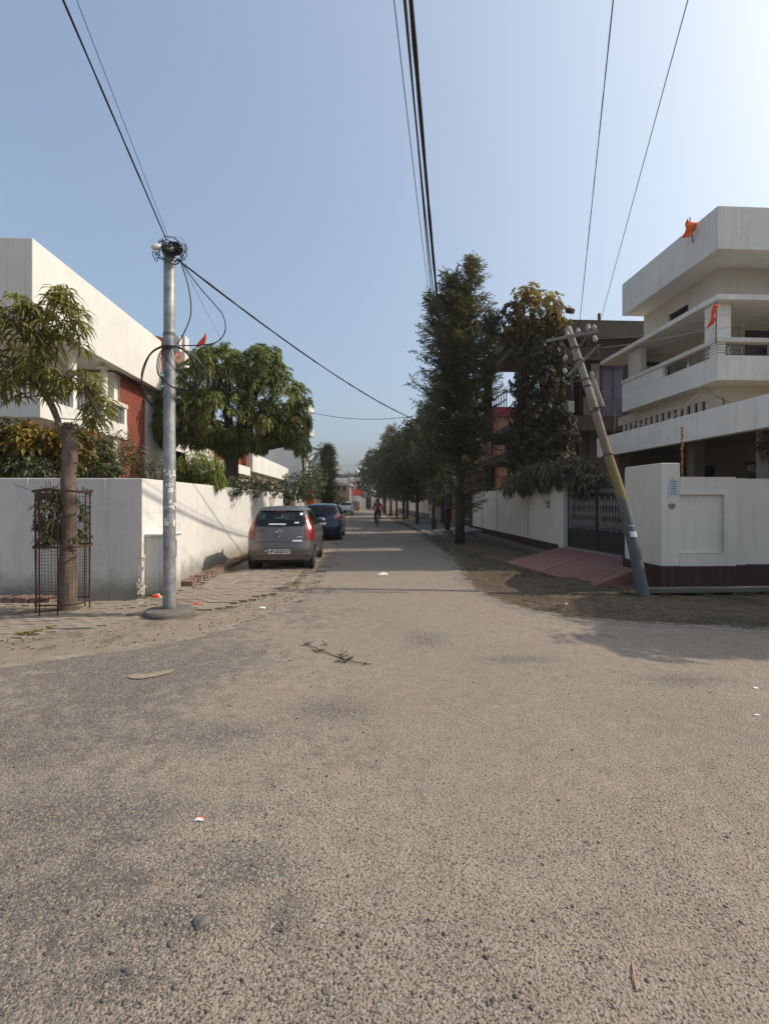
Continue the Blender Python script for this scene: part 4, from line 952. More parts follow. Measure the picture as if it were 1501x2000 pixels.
part('panel', 'purple_door', d_, lambda g: (g.box(9.48, 9.82, 18.47, 18.495, 4.9, 6.8), g.box(9.9, 10.24, 18.47, 18.495, 4.9, 6.8)))
part('railing', 'purple_door', hs, lambda g: ([g.tube([(9.6+i*.15, 18.05, 4.72), (9.65+i*.15, 18.05, 5.55)], .012, 4) for i in range(14)], g.bar((9.5, 18.05, 5.55), (11.8, 18.05, 5.55), .04)))
part('wall', 'cream', hs, lambda g: g.box(9.05, 9.40, 18.56, 18.595, 4.72, 7.0))
w_ = part('window', 'window_dark', hs, lambda g: g.box(8.3, 9.0, 18.5, 18.55, 4.9, 6.8))
part('wooden_gallery', 'tan', hs, lambda g: [g.box(6.06, 6.12, 22.2+i*.26, 22.38+i*.26, 3.6, 4.4) for i in range(7)])
part('drainpipe', 'steel', hs, lambda g: [g.tube([(11.0+i*.25, 18.3, 8.56), (11.9+i*.1, 18.6, 9.4)], .02, 5) for i in range(2)]+[g.tube([(11.2, 18.4, 8.7+k*.12), (12.6, 18.4, 8.75+k*.14)], .012, 4) for k in range(4)])
for x in (8.55, 8.8): part('window_bar', 'steel', hs, lambda g: g.bar((x, 18.44, 4.95), (x, 18.44, 6.75), .03))
part('sunshade', 'dark_concrete', hs, lambda g: g.box(8.2, 10.4, 18.0, 18.49, 7.0, 7.1))
part('hanging_cloth', 'shade_wall', hs, lambda g: g.box(8.35, 8.8, 17.72, 17.74, 4.82, 5.5)); part('air_conditioner', 'grey_white', hs, lambda g: g.box(7.6, 8.2, 18.15, 18.5, 5.0, 5.45), bevel=.02)
part('rooftop_pipe', 'dark_concrete', hs, lambda g: g.tube([(9.4, 18.6, 8.5), (9.4, 18.6, 9.0)], .06, 8))
part('water_spout', DC, hs, lambda g: g.tube([P(1100, 612, 17.9), P(1112, 614, 17.7)], .1, 10))
hs.location.y -= .28
# pink house, shutter and gates farther on
hs = thing('pink_house', 'bright pink two storey house glimpsed through the open frame of the overgrown house', 'house', (9.5, 32, 0))
part('wall', 'peach', hs, lambda g: g.box(8.0, 15, 27.5, 38, 0, 6.6))
part('balcony', 'pink_wall', hs, lambda g: g.box(7.2, 7.98, 26.5, 36, 3.75, 4.2))
part('balcony', 'pink_wall', hs, lambda g: g.box(7.0, 7.98, 26.5, 36, 1.9, 2.2))
part('parapet', 'pink_wall', hs, lambda g: (g.box(7.4, 14, 26.4, 26.6, 6.3, 6.9), g.box(7.4, 7.6, 26.605, 36, 6.3, 6.7)))
[part('wall_panel', 'pink_wall', hs, lambda g: g.box(7.6, 7.8, 27.5+i*2, 27.8+i*2, 4.26, 6.2)) for i in range(4)]
part('handrail', 'off_white', hs, lambda g: g.bar((7.25, 26.5, 5.0), (7.25, 36, 5.0), .06))
for i in range(12): part('baluster', 'steel', hs, lambda g: g.bar((8.3, 26.7+i*.5, 6.9), (8.3, 26.7+i*.5, 7.9), .05))
for z in (7.4, 7.9): part('handrail', 'steel', hs, lambda g: g.bar((8.3, 26.7, z), (8.3, 36, z), .06))
part('window', 'window_dark', hs, lambda g: [g.box(7.95, 7.99, 28+i*2.4, 29.4+i*2.4, 2.4, 3.6) for i in range(1)])
part('window', 'window_dark', hs, lambda g: g.box(8.5, 9.6, 27.44, 27.49, 4.6, 5.9))
t = thing('roadside_gate', 'dark barred gate with white frame behind the trunk of the tall tree', 'gate', (5.9, 28, 0))
part('frame', 'off_white', t, lambda g: (g.bar((5.85, 25.2, .1), (5.85, 25.2, 2.1), .05), g.bar((5.85, 28.6, .1), (5.85, 28.6, 2.1), .05), g.bar((5.85, 25.2, 2.1), (5.85, 28.6, 2.1), .05), g.bar((5.85, 25.2, .6), (5.85, 28.6, .6), .05)))
part('panel', 'black_paint', t, lambda g: g.box(5.9, 5.94, 25.2, 28.6, .05, 2.05))
for i in range(10): part('bar', 'silver_paint', t, lambda g: g.bar((5.87, 25.5+i*.32, .65), (5.87, 25.5+i*.32, 2.05), .03))
for y, mt, lb in ((24.85, 'dark_concrete', 'dark gate post between the off white wall and the barred gate'), (29.0, 'peach', 'peach gate post right of the pink one'), (29.6, 'peach', 'second peach gate post, nearer the pink one'), (31.4, 'pink_wall', 'magenta gate post beside the grey shutter')):
    tt = thing('gate_post', lb, 'post', (5.9, y, 0), 'gate posts on the right side'); part('shaft', mt, tt, lambda g: g.box(5.75, 6.1, y-.18, y+.18, -.05, 2.15)); part('cap', mt, tt, lambda g: g.box(5.72, 6.13, y-.21, y+.21, 2.152, 2.22))
t = thing('boundary_wall', 'magenta stretch of wall with dark opening beyond the peach gate posts', 'wall', (6, 30.5, 0)); part('wall', 'pink_wall', t, lambda g: g.box(6.0, 6.2, 29.8, 31.2, -.05, 1.9)); part('door', 'brown_door', t, lambda g: g.box(5.95, 5.99, 30, 30.9, 0, 1.75))
t = thing('roller_shutter', 'grey ribbed roller shutter on the right side beyond the pink gate', 'shutter', (5.9, 35, 0))
for k in range(18): part('slat', 'galv', t, lambda g: g.box(5.83-.012*(k % 2), 5.9, 32.4, 37.6, .02+k*.1, .11+k*.1))
part('frame', 'concrete', t, lambda g: (g.box(5.75, 6.1, 31.9, 32.38, -.05, 2.1), g.box(5.75, 6.1, 37.62, 38.0, -.05, 2.1), g.box(5.76, 6.09, 32.39, 37.61, 1.83, 2.1)))
t = thing('picket_fence', 'pale upright pickets of the distant fence behind the right hand trees', 'fence', (5.9, 52, 0))
part('base', 'concrete', t, lambda g: g.box(5.85, 6.05, 41, 74, -.05, .5))
pk = MB(); pk.box(-.03, .03, -.07, .07, 0, 1.15); o = pk.build('picket', M['grey_white']); pkm = o.data; bpy.data.objects.remove(o)
for i in range(70): place_part('picket', pkm, t, 5.92, 41.2+i*.46, .5)
t = thing('white_door', 'narrow white notice like door panel beyond the shutter', 'door', (5.9, 39.4, 0)); part('panel', 'white_plastic', t, lambda g: g.box(5.86, 5.9, 38.7, 40.2, .2, 1.8)); part('frame', 'black_paint', t, lambda g: (g.box(5.82, 5.92, 38.5, 38.68, 0, 2.0), g.box(5.82, 5.92, 40.22, 40.4, 0, 2.0), g.box(5.83, 5.91, 38.69, 40.21, 1.81, 2.0)))
# sloping concrete drive slabs over the drain
for i, (y0, y1, lb) in enumerate([(22.0, 24.1, 'nearest tilted concrete slab beside the tall tree, over the right hand drain'), (24.25, 26.5, 'second tilted concrete slab from the tall tree, over the drain'), (26.65, 29.0, 'third tilted concrete slab from the tall tree, over the drain'), (29.15, 32.0, 'farthest tilted concrete slab, in front of the pink gate post'), (32.4, 37.4, 'long concrete slab in front of the roller shutter')]):
    t = thing('concrete_slab', lb, 'slab', (4.7, (y0+y1)/2, 0), 'concrete drive slabs over the right drain')
    part('slab', 'concrete', t, lambda g: g.prism([(3.75+.1*random.random(), y0), (5.7, y0+.1), (5.7, y1), (3.7+.15*random.random(), y1)], -.06, lambda q: .03 if q[0] < 4.5 else .26))
    part('apron', 'concrete', t, lambda g: g.prism([(3.25, y0+.1), (3.68, y0+.05), (3.68, y1-.05), (3.3, y1)], -.05, lambda q: .01 if q[0] < 3.5 else .04))
# ------------------------------------------------------------------ metal street pole with cable tangle
p = P(331, 1190, 6.78); mx, my = p.x, p.y
t = thing('utility_pole', 'tall galvanised steel pole on round concrete base at the left corner', 'pole', (mx, my, 0), 'utility poles along the street')
part('pole', 'galv', t, lambda g: g.lathe((mx, my, .05), [(.088, 0), (.086, .1), (.084, 2.4), (.080, 2.42), (.078, 4.2), (.076, 5.22), (.0, 5.24)], 20), smooth=True)
part('base', 'dirty_concrete', t, lambda g: g.lathe((mx+.0, my, -.05), [(.34, 0), (.335, .10), (.315, .13), (.26, .14), (0, .145)], 36))
for z, r in ((3.78, .088), (3.08, .088)): part('band', 'galv', t, lambda g: (g.lathe((mx, my, z), [(r, 0), (r, .035)], 18), g.box(mx+.08, mx+.15, my-.015, my+.015, z, z+.035)))
for z, s in ((1.98, .12), (1.80, .16), (1.55, .20), (1.28, .10)):
    for k in range(9):
        def f(g, z=z, s=s):
            a = -2.3+random.random()*1.9; zz = z+random.uniform(-s/2, s/2); hh = random.uniform(.015, .06); da = random.uniform(.15, .5)
            g.add([(mx+.089*math.cos(a+da*q/3), my+.089*math.sin(a+da*q/3), zz+(hh if u else random.uniform(-.008, .008))) for u in (0, 1) for q in range(4)], [(q, q+1, 5+q, 4+q) for q in range(3)])
        part('paper_remnant', 'white_plastic', t, f)
part('wound_wire', 'cable', t, lambda g: g.tube([(mx+.087*math.cos(a), my+.087*math.sin(a), 3.95+a*.004) for a in [k*.5 for k in range(26)]], .004, 4))
DP = 6.78
t = thing('street_lamp', 'small white lamp head clamped at the top of the steel pole', 'lamp', P(318, 482, DP-.05))
a = P(296, 484, DP-.12); b_ = P(326, 478, DP-.03)
part('head', 'white_plastic', t, lambda g: g.tube([a, a.lerp(b_, .15), a.lerp(b_, .5), a.lerp(b_, .62)], [.018, .04, .042, .022], 10), smooth=True)
part('arm', 'galv', t, lambda g: g.tube([a.lerp(b_, .55), b_], .014, 8))
p = P(346, 690, DP+.02)
t = thing('junction_box', 'white cable junction box strapped to the right of the steel pole', 'box', p)
part('case', 'white_plastic', t, lambda g: g.box(p.x-.035, p.x+.05, p.y-.04, p.y+.05, p.z+.02, p.z+.24), bevel=.008)
part('bracket', 'steel', t, lambda g: g.bar((mx, my-.05, p.z+.05), (p.x+.02, p.y, p.z+.05), .03))
def spline(pts, k=8):
    pts = [Vector(q) for q in pts]; out = []
    for i in range(len(pts)-1):
        p0 = pts[max(i-1, 0)]; p1 = pts[i]; p2 = pts[i+1]; p3 = pts[min(i+2, len(pts)-1)]
        for j in range(k):
            u = j/k; out.append(.5*((2*p1)+(p2-p0)*u+(2*p0-5*p1+4*p2-p3)*u*u+(3*p1-p0-3*p2+p3)*u**3))
    return out+[pts[-1]]
def cable(label, pts, r, mat='cable', group='overhead cables', name='cable', smooth_=True, wob=0, cat='cable'):
    q = spline(pts) if smooth_ else [Vector(x) for x in pts]
    if wob:
        rs = [r*(1+random.uniform(-wob, wob)) for _ in q]
    else: rs = r
    g = MB(); g.tube(q, rs, 6); o = g.build(name, M[mat], smooth=True); tag(o, label, cat, group); return o
# tangle on top
def tangle(cx_, cy_, R_, n, r, D, label, lo=.3, name='cable_tangle', cat='cables'):
    g = MB()
    for i in range(n):
        k = random.randint(4, 7); a0 = random.uniform(0, 6.28); pts = []
        for j in range(k):
            a = a0+j*random.uniform(.7, 1.5); rr = R_*random.uniform(lo, 1)
            pts.append(P(cx_+rr*math.cos(a), cy_+rr*.8*math.sin(a), D+random.uniform(-.13, .09)))
        g.tube(spline(pts, 6), r*random.uniform(.6, 1.4), 5)
    o = g.build(name, M['cable'], smooth=True); return tag(o, label, cat)
tangle(337, 487, 22, 34, .0055, DP, 'dense knot of black wires wrapped round the top of the steel pole')
tangle(334, 490, 38, 7, .0042, DP, 'loose thin wire loops springing out round the top of the steel pole', .7)
for pts, r, mt, lb in [
    ([(352, 508), (368, 560), (373, 610), (362, 645), (346, 672)], .008, 'cable', 'inner black cable bow hanging from the pole top to the junction box'),
    ([(352, 508), (385, 555), (415, 590), (435, 615), (440, 645), (425, 667), (395, 674), (350, 675)], .008, 'cable', 'wide outer black cable bow swinging right of the steel pole')]:
    cable(lb, [P(x, y, DP-.08+.03*math.sin(x)) for x, y in pts], r, mt, 'cable bows on the steel pole')
def coil(pts, r, mt, lb, n=2):
    g = MB()
    for k in range(n):
        dx, dy = (k-n/2)*2.2, (k-n/2)*1.6
        g.tube(spline([P(x+dx+random.uniform(-1.5, 1.5), y+dy+random.uniform(-1.5, 1.5), DP-.12-.02*k+(.06 if x > 345 else 0)) for x, y in pts]), r*random.uniform(.8, 1.2), 6)
    tag(g.build('cable_coil', M[mt], smooth=True), lb, 'cable', 'cable coils hung on the steel pole')
coil([(346, 677), (320, 677), (295, 693), (280, 725), (279, 755), (290, 785), (312, 797)], .0075, 'cable_brown', 'large half round loop of brown cable left of the steel pole', 2)
coil([(346, 677), (325, 682), (312, 700), (312, 730), (328, 750), (350, 762), (372, 762), (388, 750)], .0075, 'cable', 'middle black coil crossing in front of the steel pole', 3)
coil([(345, 676), (365, 690), (380, 712), (388, 735), (386, 752), (372, 762)], .0075, 'cable', 'thick right side bend of the middle coil', 3)
coil([(345, 677), (375, 690), (398, 715), (412, 740), (410, 757), (395, 760), (370, 748), (345, 725), (328, 700), (332, 685), (345, 677)], .006, 'cable_grey', 'thin grey coil slanting down to the right over the mango tree', 2)
coil([(345, 677), (338, 690), (342, 705), (365, 730), (395, 746), (412, 742)], .005, 'cable_grey', 'thinnest grey loop inside the slanting coil', 1)
# ------------------------------------------------------------------ long overhead lines
def line(label, a, b_, sag, r, mat='cable', ext=0, n=24, wob=0):
    a = Vector(a); b_ = Vector(b_)
    if ext: b_ = a+(b_-a)*ext
    pts = []
    for i in range(n+1):
        f = i/n; q = a.lerp(b_, f); q.z -= sag*4*f*(1-f); pts.append(q)
    return cable(label, pts, r, mat, smooth_=False, wob=wob)
top = P(325, 468, DP)
line('thick twisted black cable running from the pole top over the upper left of the sky', top, P(121, -6, 3.7), 0, .010, ext=3, n=60, wob=.2)
line('thin black wire beside the thick cable in the upper left sky', P(328, 462, DP), P(150, 0, 3.7), 0, .003, ext=3)
line('black service cable sagging from the steel pole to the right hand trees', P(346, 506, DP), P(868, 838, 20.7), .42, .015, wob=.25, n=70)
line('thin wire dropping from the steel pole behind the mango tree', P(352, 508, DP), P(440, 680, 14), .0, .003, ext=1.4)
line('thin dark wire spanning the street far off between white tower and trees', P(609, 806, 50), P(812, 812, 46), .5, .028, n=20)
line('very faint far wire over the beige house', P(640, 909, 88), P(712, 906, 130), .3, .035)
for i, (px, dx) in enumerate(((797, 0),)):
    pass
TP = Vector((3.86, 20.9, 0)); topz = 6.35
def street_line(label, px0, D0, end, r, sagmid=.12, mat='cable', wob=0):
    b_ = P(px0, 0, D0); a = Vector(end); d = b_-a
    pts = []; n = 80
    for i in range(n+1):
        f = i/n*1.9; q = a+d*f; q.z -= sagmid*4*max(0, f)*(1-f) if f < 1 else 0
        pts.append(q)
    return cable(label, pts, r, mat, smooth_=False, wob=wob)
street_line('thickest bundled black cable descending through the middle of the sky', 802, 4.7, (TP.x-.02, TP.y, 6.9), .026, .55, wob=.18)
street_line('medium black cable left of the thick bundle', 789, 4.7, (TP.x-.1, TP.y, 6.75), .012, .5)
street_line('second medium black cable touching the first, left of the thick bundle', 792, 4.9, (TP.x-.25, TP.y, 6.8), .009, .6)
street_line('thin wire farthest left of the middle cables', 769, 4.6, (TP.x-.18, TP.y, 6.6), .005, .5)
t = thing('utility_pole', 'slim pole painted red and blue at its foot among the right hand trees', 'pole', (TP.x, TP.y, 0), 'utility poles along the street')
part('pole', 'concrete', t, lambda g: g.tube([(TP.x, TP.y, 1.9), (TP.x, TP.y, 7.2)], [.11, .08], 10))
part('painted_foot', 'maroon', t, lambda g: g.tube([(TP.x, TP.y, .0), (TP.x, TP.y, 1.25)], .112, 10)); part('painted_band', 'blue_band', t, lambda g: g.tube([(TP.x, TP.y, 1.25), (TP.x, TP.y, 1.9)], .1125, 10))
part('footing', 'concrete', t, lambda g: g.lathe((TP.x, TP.y, -.05), [(.24, 0), (.24, .35), (.14, .38)], 10))
part('crossarm', 'steel', t, lambda g: g.bar((TP.x-.4, TP.y, 6.85), (TP.x+.4, TP.y, 6.85), .06))
line('black wire rising steeply just right of the centre to the top edge', P(1130, 640, 17.9), P(1197, -3, 7), .0, .010, ext=1.5, wob=.2, n=60)
line('thin black wire slanting to the upper right corner of the sky', P(1168, 640, 18.0), P(1343, -3, 7), .0, .008, ext=1.5)

# ------------------------------------------------------------------ leaning concrete pole
LB = P(1257, 1165, 8.05); LB.z = -.05
axisp = [LB]+[P(x, y, D) for x, y, D in ((1240, 1085, 8.25), (1214, 975, 8.55), (1184, 880, 8.8), (1150, 765, 9.05), (1108, 640, 9.3))]
t = thing('utility_pole', 'old concrete electricity pole leaning steeply left in front of the corner wall', 'pole', (LB.x, LB.y, 0), 'utility poles along the street')
m, tt, b, o = newmat('pole_paint'); v = coords(tt, True); z = nd(tt, 'SeparateXYZ', {0: v}).outputs[2]; n1 = noise(tt, v, 7, 6, .75)
zz = math_(tt, 'ADD', z, math_(tt, 'MULTIPLY', math_(tt, 'SUBTRACT', n1, .5), 2.6))
c = mix(tt, ramp(tt, zz, 1.5, 1.8), (.095, .10, .10), (.21, .17, .06))
c = mix(tt, ramp(tt, zz, 2.2, 2.7), c, (.21, .15, .105)); c = mix(tt, ramp(tt, zz, 2.9, 3.6), c, (.30, .275, .225))
c = mix(tt, ramp(tt, noise(tt, v, 18, 6, .8), .52, .68, 0, .75), c, (.10, .09, .07))
tt.links.new(c, b.inputs['Base Color']); b.inputs['Roughness'].default_value = .9; bump(tt, b, n1, .5, .02); M['pole_paint'] = m
rad = [.104, .108, .10, .092, .084, .064]
ap = spline(axisp, 5); rr = [rad[0]+(rad[-1]-rad[0])*i/(len(ap)-1) for i in range(len(ap))]
part('shaft', 'pole_paint', t, lambda g: g.tube(ap, rr, 14), smooth=True)
def on_pole(py):
    for a, b_ in zip(ap[:-1], ap[1:]):
        ya = HY-(a.z-EYE)*F/(a.y*CA+a.x*SA); yb = HY-(b_.z-EYE)*F/(b_.y*CA+b_.x*SA)
        if min(ya, yb) <= py <= max(ya, yb): return a.lerp(b_, (py-ya)/(yb-ya)), (b_-a).normalized()
    return ap[-1], Vector((0, 0, 1))
for py in (680, 705, 742, 755, 803, 889):
    q, d = on_pole(py); part('strap', 'steel', t, lambda g: g.tube([q-d*.012, q+d*.014], .103 if py > 850 else .09, 12))
for py, h in ((1027, .012), (1048, .10)):
    q, d = on_pole(py)
    part('paper_remnant', 'paper', t, lambda g: g.add([q+Vector((.108*math.cos(a), .108*math.sin(a), 0))+d*(h*u) for u in (0, 1) for a in (-2.2, -1.8, -1.4, -1.0)], [(k, k+1, 5+k, 4+k) for k in range(3)]))
def ins(base, up, par, s=1.0, mat='porcelain'):
    o = part('insulator', mat, par, lambda g: g.lathe(base, [(.018*s, 0), (.022*s, .02*s), (.046*s, .03*s), (.05*s, .05*s), (.042*s, .065*s), (.044*s, .085*s), (.034*s, .10*s), (.036*s, .115*s), (.022*s, .13*s), (0, .132*s)], 12, up), smooth=False); return o
A = P(1066, 666, 9.15); B_ = P(1168, 647, 9.0)
part('crossarm', 'concrete', t, lambda g: g.bar(A, B_, .055, .05))
part('crossarm', 'concrete', t, lambda g: g.bar(P(1107, 735, 9.25), P(1169, 674, 8.85), .045, .04))
part('crossarm', 'steel', t, lambda g: g.bar(P(1103, 710, 9.4), P(1150, 655, 9.3), .03, .03))
part('brace', 'steel', t, lambda g: (g.bar(P(1123, 685, 9.0), P(1148, 652, 9.0), .022), g.bar(P(1143, 695, 9.0), P(1152, 655, 8.95), .012), g.bar(P(1100, 752, 9.3), P(1128, 733, 9.0), .02), g.bar(P(1166, 676, 8.85), P(1170, 697, 8.85), .025)))
for px, py, D, up, s in ((1108, 658, 9.12, (-.2, 0, 1), .78), (1129, 652, 9.1, (-.15, 0, 1), .78), (1148, 646, 9.05, (-.05, 0, 1), .85), (1161, 645, 8.98, (-.15, .2, 1), .78), (1163, 668, 8.85, (-.3, 0, 1), .85), (1104, 705, 9.35, (-.15, 0, 1), .8), (1104, 730, 9.3, (-.3, 0, 1), .8)):
    ins(P(px, py, D), up, t, s*1.1)
a_, b_ = P(1153, 727, 8.85), P(1177, 797, 8.75)
st = part('side_post', 'pole_paint', t, lambda g: g.tube([a_, b_], [.036, .042], 10))
part('bracket', 'steel', t, lambda g: (g.bar(P(1158, 797, 8.8), P(1183, 796, 8.7), .035), g.bar(P(1150, 738, 8.9), P(1164, 735, 8.8), .03)))
part('loose_wire', 'cable_grey', t, lambda g: (g.tube(spline([P(1112, 735, 9.2), P(1118, 748, 9.1), P(1114, 758, 9.1), P(1118, 762, 9.1)]), .004, 4), g.tube(spline([P(1197, 800, 8.7), P(1200, 820, 8.7), P(1198, 850, 8.7)]), .006, 5)))
cable('thin brown wire from the leaning pole across to the balcony of the corner house', [P(1168, 680, 8.9), P(1260, 668, 9.5), P(1380, 645, 10.2), P(1505, 628, 10.5)], .0045, 'cable_brown')
cable('thin brown wire running just under the ledge of the corner house', [P(1150, 662, 9.05), P(1250, 655, 9.6), P(1400, 618, 10), P(1505, 596, 10.3)], .004, 'cable_brown')
cable('sagging wire from the stub post to the balcony corner', [P(1180, 796, 8.7), P(1230, 826, 9.5), P(1300, 822, 10.2), P(1376, 756, 11.7)], .006, 'cable_brown')
cable('short brown wire from the balcony corner down behind the canopy', [P(1376, 756, 11.6), P(1400, 775, 11), P(1426, 786, 10.4)], .008, 'cable_brown')
# concrete collar of earth round the foot handled by the verge

# ------------------------------------------------------------------ young tree in its cage, at the left
bx, by = -4.24, 7.14
t = thing('young_tree', 'lopped street tree inside a rusty cage at the left corner, leaves sprouting from one branch', 'tree', (bx, by, 0))
Q = lambda px, py, D=6.95: P(px, py, D)
g = MB()
pts = [(bx, by, -.02), Q(133, 1100), Q(136, 1000), Q(134, 940), Q(137, 880), Q(134, 835)]
g.tube(spline(pts, 4), [.135+(.102-.135)*min(1, i/6)+random.uniform(-.009, .009) for i in range(21)], 14)
o = g.build('trunk', M['bark_near'], t, smooth=True)
g = MB()
for k in range(12): 
    a = k*.55; q = Q(134, 838)+Vector((.09*math.cos(a), .09*math.sin(a), 0)); g.tube([q, q+Vector((.02*math.cos(a), .02, random.uniform(.02, .12)))], [.03, .004], 5)
for py in (905, 925, 1060, 1075, 985): q = Q(random.choice((122, 148)), py, 6.85); g.tube([q, q+Vector((random.uniform(-.05, .05), -.05, .02))], [.02, .006], 5)
g.build('broken_top', M['bark_near'], t)
g = MB(); br = [[Q(122, 850, 6.9), Q(106, 800, 6.9), Q(92, 770, 6.85), Q(85, 740), Q(84, 700), Q(82, 650), Q(100, 600)],
    [Q(124, 850, 7), Q(98, 790, 7.05), Q(60, 740, 7.1), Q(20, 700, 7.1)], [Q(86, 720), Q(120, 730, 6.8), Q(160, 745, 6.7), Q(195, 770, 6.6)], [Q(84, 680), Q(50, 640, 7.1), Q(10, 620, 7.2)], [Q(86, 690), Q(115, 640, 7.1), Q(140, 600, 7.2)], [Q(160, 745, 6.7), Q(190, 800, 6.6), Q(200, 830, 6.55)], [Q(20, 700, 7.1), Q(-30, 690, 7.2), Q(-60, 720, 7.2)]]
for i, b_ in enumerate(br): s = spline(b_, 4); r0 = .045 if i < 2 else .02; g.tube(s, [r0*(1-.75*k/len(s)) for k in range(len(s))], 7)
g.build('branch', M['bark_near'], t, smooth=True)
tips = []
for (cx_, cy_, rx, ry, n, dd) in ((35, 640, 65, 55, 30, .35), (15, 590, 45, 25, 11, .3), (115, 612, 52, 42, 26, .3), (120, 574, 34, 14, 8, .2), (75, 690, 50, 42, 20, .35), (25, 740, 55, 38, 24, .3), (-30, 690, 40, 70, 14, .4), (155, 742, 42, 26, 15, .25), (192, 790, 24, 34, 14, .2), (105, 745, 34, 24, 9, .25), (150, 655, 20, 34, 5, .2)):
    for _ in range(int(n*.95)):
        a = random.uniform(0, 6.28); r_ = math.sqrt(random.random()); tips.append((P(cx_+rx*r_*math.cos(a), cy_+ry*r_*math.sin(a), 6.95+random.uniform(-dd, dd)*1.3), Vector((math.cos(a)*.6, random.uniform(-.5, .5), .75))))
skel = [q for b_ in br for q in spline(b_, 3)]
g = MB()
for tip, d in tips:
    near = min(skel, key=lambda q: (q-tip).length); g.tube([near, near.lerp(tip, .55)+Vector((0, 0, -.03)), tip], [.009, .006, .004], 4)
tag(g.build('twig', M['bark_near'], t), kind='stuff')
for tip, d in tips:
    a, b_, l, w_, v_ = whorls(np.array([tip[:]]), unit(np.array([d[:]])), random.randint(11, 16), .25, .036, 1.0, .3, .35)
    foliage('leaf_cluster', a, b_, l, w_, M['young_leaf'], t, 1.15, True, np.clip(v_*.6+random.random()*.4, 0, 1))
cg = thing('tree_guard', 'rusty round iron tree guard with wire mesh round the young tree', 'tree guard', (bx-.08, by, 0))
cx_, cy_, cr = bx-.07, by+.02, .33
ang = [math.pi*k/4+.35 for k in range(8)]
for i, a in enumerate(ang[::2]+ang[1::4]):
    part('upright', 'rust', cg, lambda g: g.bar((cx_+cr*math.cos(a), cy_+cr*math.sin(a), 0.0), (cx_+cr*1.02*math.cos(a), cy_+cr*1.02*math.sin(a), 1.78), .015, .013))
for z, rr_, w2 in ((1.76, 1.12, .03), (.97, 1.1, .03), (.16, 1.03, .022)):
    part('hoop', 'rust', cg, lambda g: [g.bar((cx_+cr*rr_*math.cos(q), cy_+cr*rr_*math.sin(q), z+.01*math.sin(3*q)), (cx_+cr*rr_*math.cos(q+.42), cy_+cr*rr_*math.sin(q+.42), z+.01*math.sin(3*q+1.2)), .012, w2) for q in [k*.393 for k in range(16)]])
def f(g):
    for k in range(44):
        a = k*2*math.pi/44; g.tube([(cx_+cr*math.cos(a+.01*math.sin(k)), cy_+cr*math.sin(a), .18), (cx_+cr*(1.02+.03*math.sin(k*2.3))*math.cos(a+.02*math.cos(k)), cy_+cr*1.02*math.sin(a), .95+.2*math.sin(k)), (cx_+cr*1.02*math.cos(a), cy_+cr*1.02*math.sin(a), 1.74)], .0022, 3, False)
    for k in range(17):
        z = .22+k*.046; g.tube([(cx_+cr*1.005*math.cos(q), cy_+cr*1.005*math.sin(q), z+.004*math.sin(q*5+k)) for q in [j*.35 for j in range(19)]], .0022, 3, False)
    for k in range(8):
        z = 1.05+k*.09; g.tube([(cx_+cr*1.015*math.cos(q), cy_+cr*1.015*math.sin(q), z) for q in [j*.35 for j in range(19)]], .002, 3, False)
part('wire_mesh', 'rust', cg, f)
part('name_plate', 'rust', cg, lambda g: g.box(cx_-.13, cx_+.07, cy_-cr*1.16, cy_-cr*1.13, 1.63, 1.73))
# cut leafy shoots stuffed in the cage
n = 170; Pw = np.column_stack([RNG.uniform(-.27, .24, n)+cx_, RNG.uniform(-.22, .27, n)+cy_, RNG.uniform(1.02, 1.8, n)]); Pw = Pw[(np.hypot(Pw[:, 0]-bx, Pw[:, 1]-by) > .17) & ~((np.abs(Pw[:, 0]-bx) < .13) & (Pw[:, 1] < by))]; n = len(Pw)
sh = thing('dry_foliage', 'dark withered leaves stuffed in the upper half of the tree cage', 'foliage', (cx_, cy_, 1.0))
g = MB(); [g.tube([(cx_+.25*math.cos(a), cy_+.25*math.sin(a), .98), (cx_+.22*math.cos(a+.4), cy_+.22*math.sin(a+.3), 1.9)], .006, 4) for a in (2.6, 3.3, 3.9, 4.6)]; g.build('stem', M['bark_near'], sh)
a, b_, l, w_, v_ = whorls(Pw, rnd_dirs(n), 8, .11, .032, 1, -.2); foliage('leaf_mass', a, b_, l, w_, M['hedge_leaf'], sh, .8, True, v_)
g = MB(); [g.tube(spline([Q(85, 955, 6.8), Q(65, 958, 6.75), Q(40, 950, 6.7), Q(28, 945, 6.7)]), .004, 4)]; g.build('bare_twig', M['bark_near'], sh)

# ------------------------------------------------------------------ garden shrubs behind the left wall
def PB(px, py, D, rx, ry, rz, n): p = P(px, py, D); return (p.x, p.y, p.z, rx, ry, rz, n)
bush('croton_shrub', 'croton shrub with yellow and orange leaves behind the wall at the far left', 'shrub', [PB(45, 868, 9.4, .75, .5, .42, 130), PB(130, 858, 9.6, .4, .5, .36, 60), PB(0, 900, 9.3, .5, .4, .3, 40), PB(150, 905, 9.3, .35, .3, .3, 40)], 0, 8, .21, .075, M['croton_leaf'], base=(-6.4, 9.3, 0), fine=True)
bush('shrub', 'dark green shrub low behind the wall between croton and trunk', 'shrub', [PB(70, 915, 9.0, .9, .4, .26, 120), PB(10, 835, 10.0, .55, .4, .25, 80), PB(185, 920, 9.2, .4, .3, .2, 50)], 0, 8, .16, .05, M['hedge_leaf'], base=(-6.3, 9.0, 0))
bush('shrub', 'yellowish green shrub right of the lopped trunk, in front of the balcony', 'shrub', [PB(185, 870, 10.4, .5, .5, .45, 120), PB(205, 905, 10, .5, .4, .3, 80)], 0, 7, .17, .045, M['olive_leaf'], base=(-5.6, 10.2, 0))
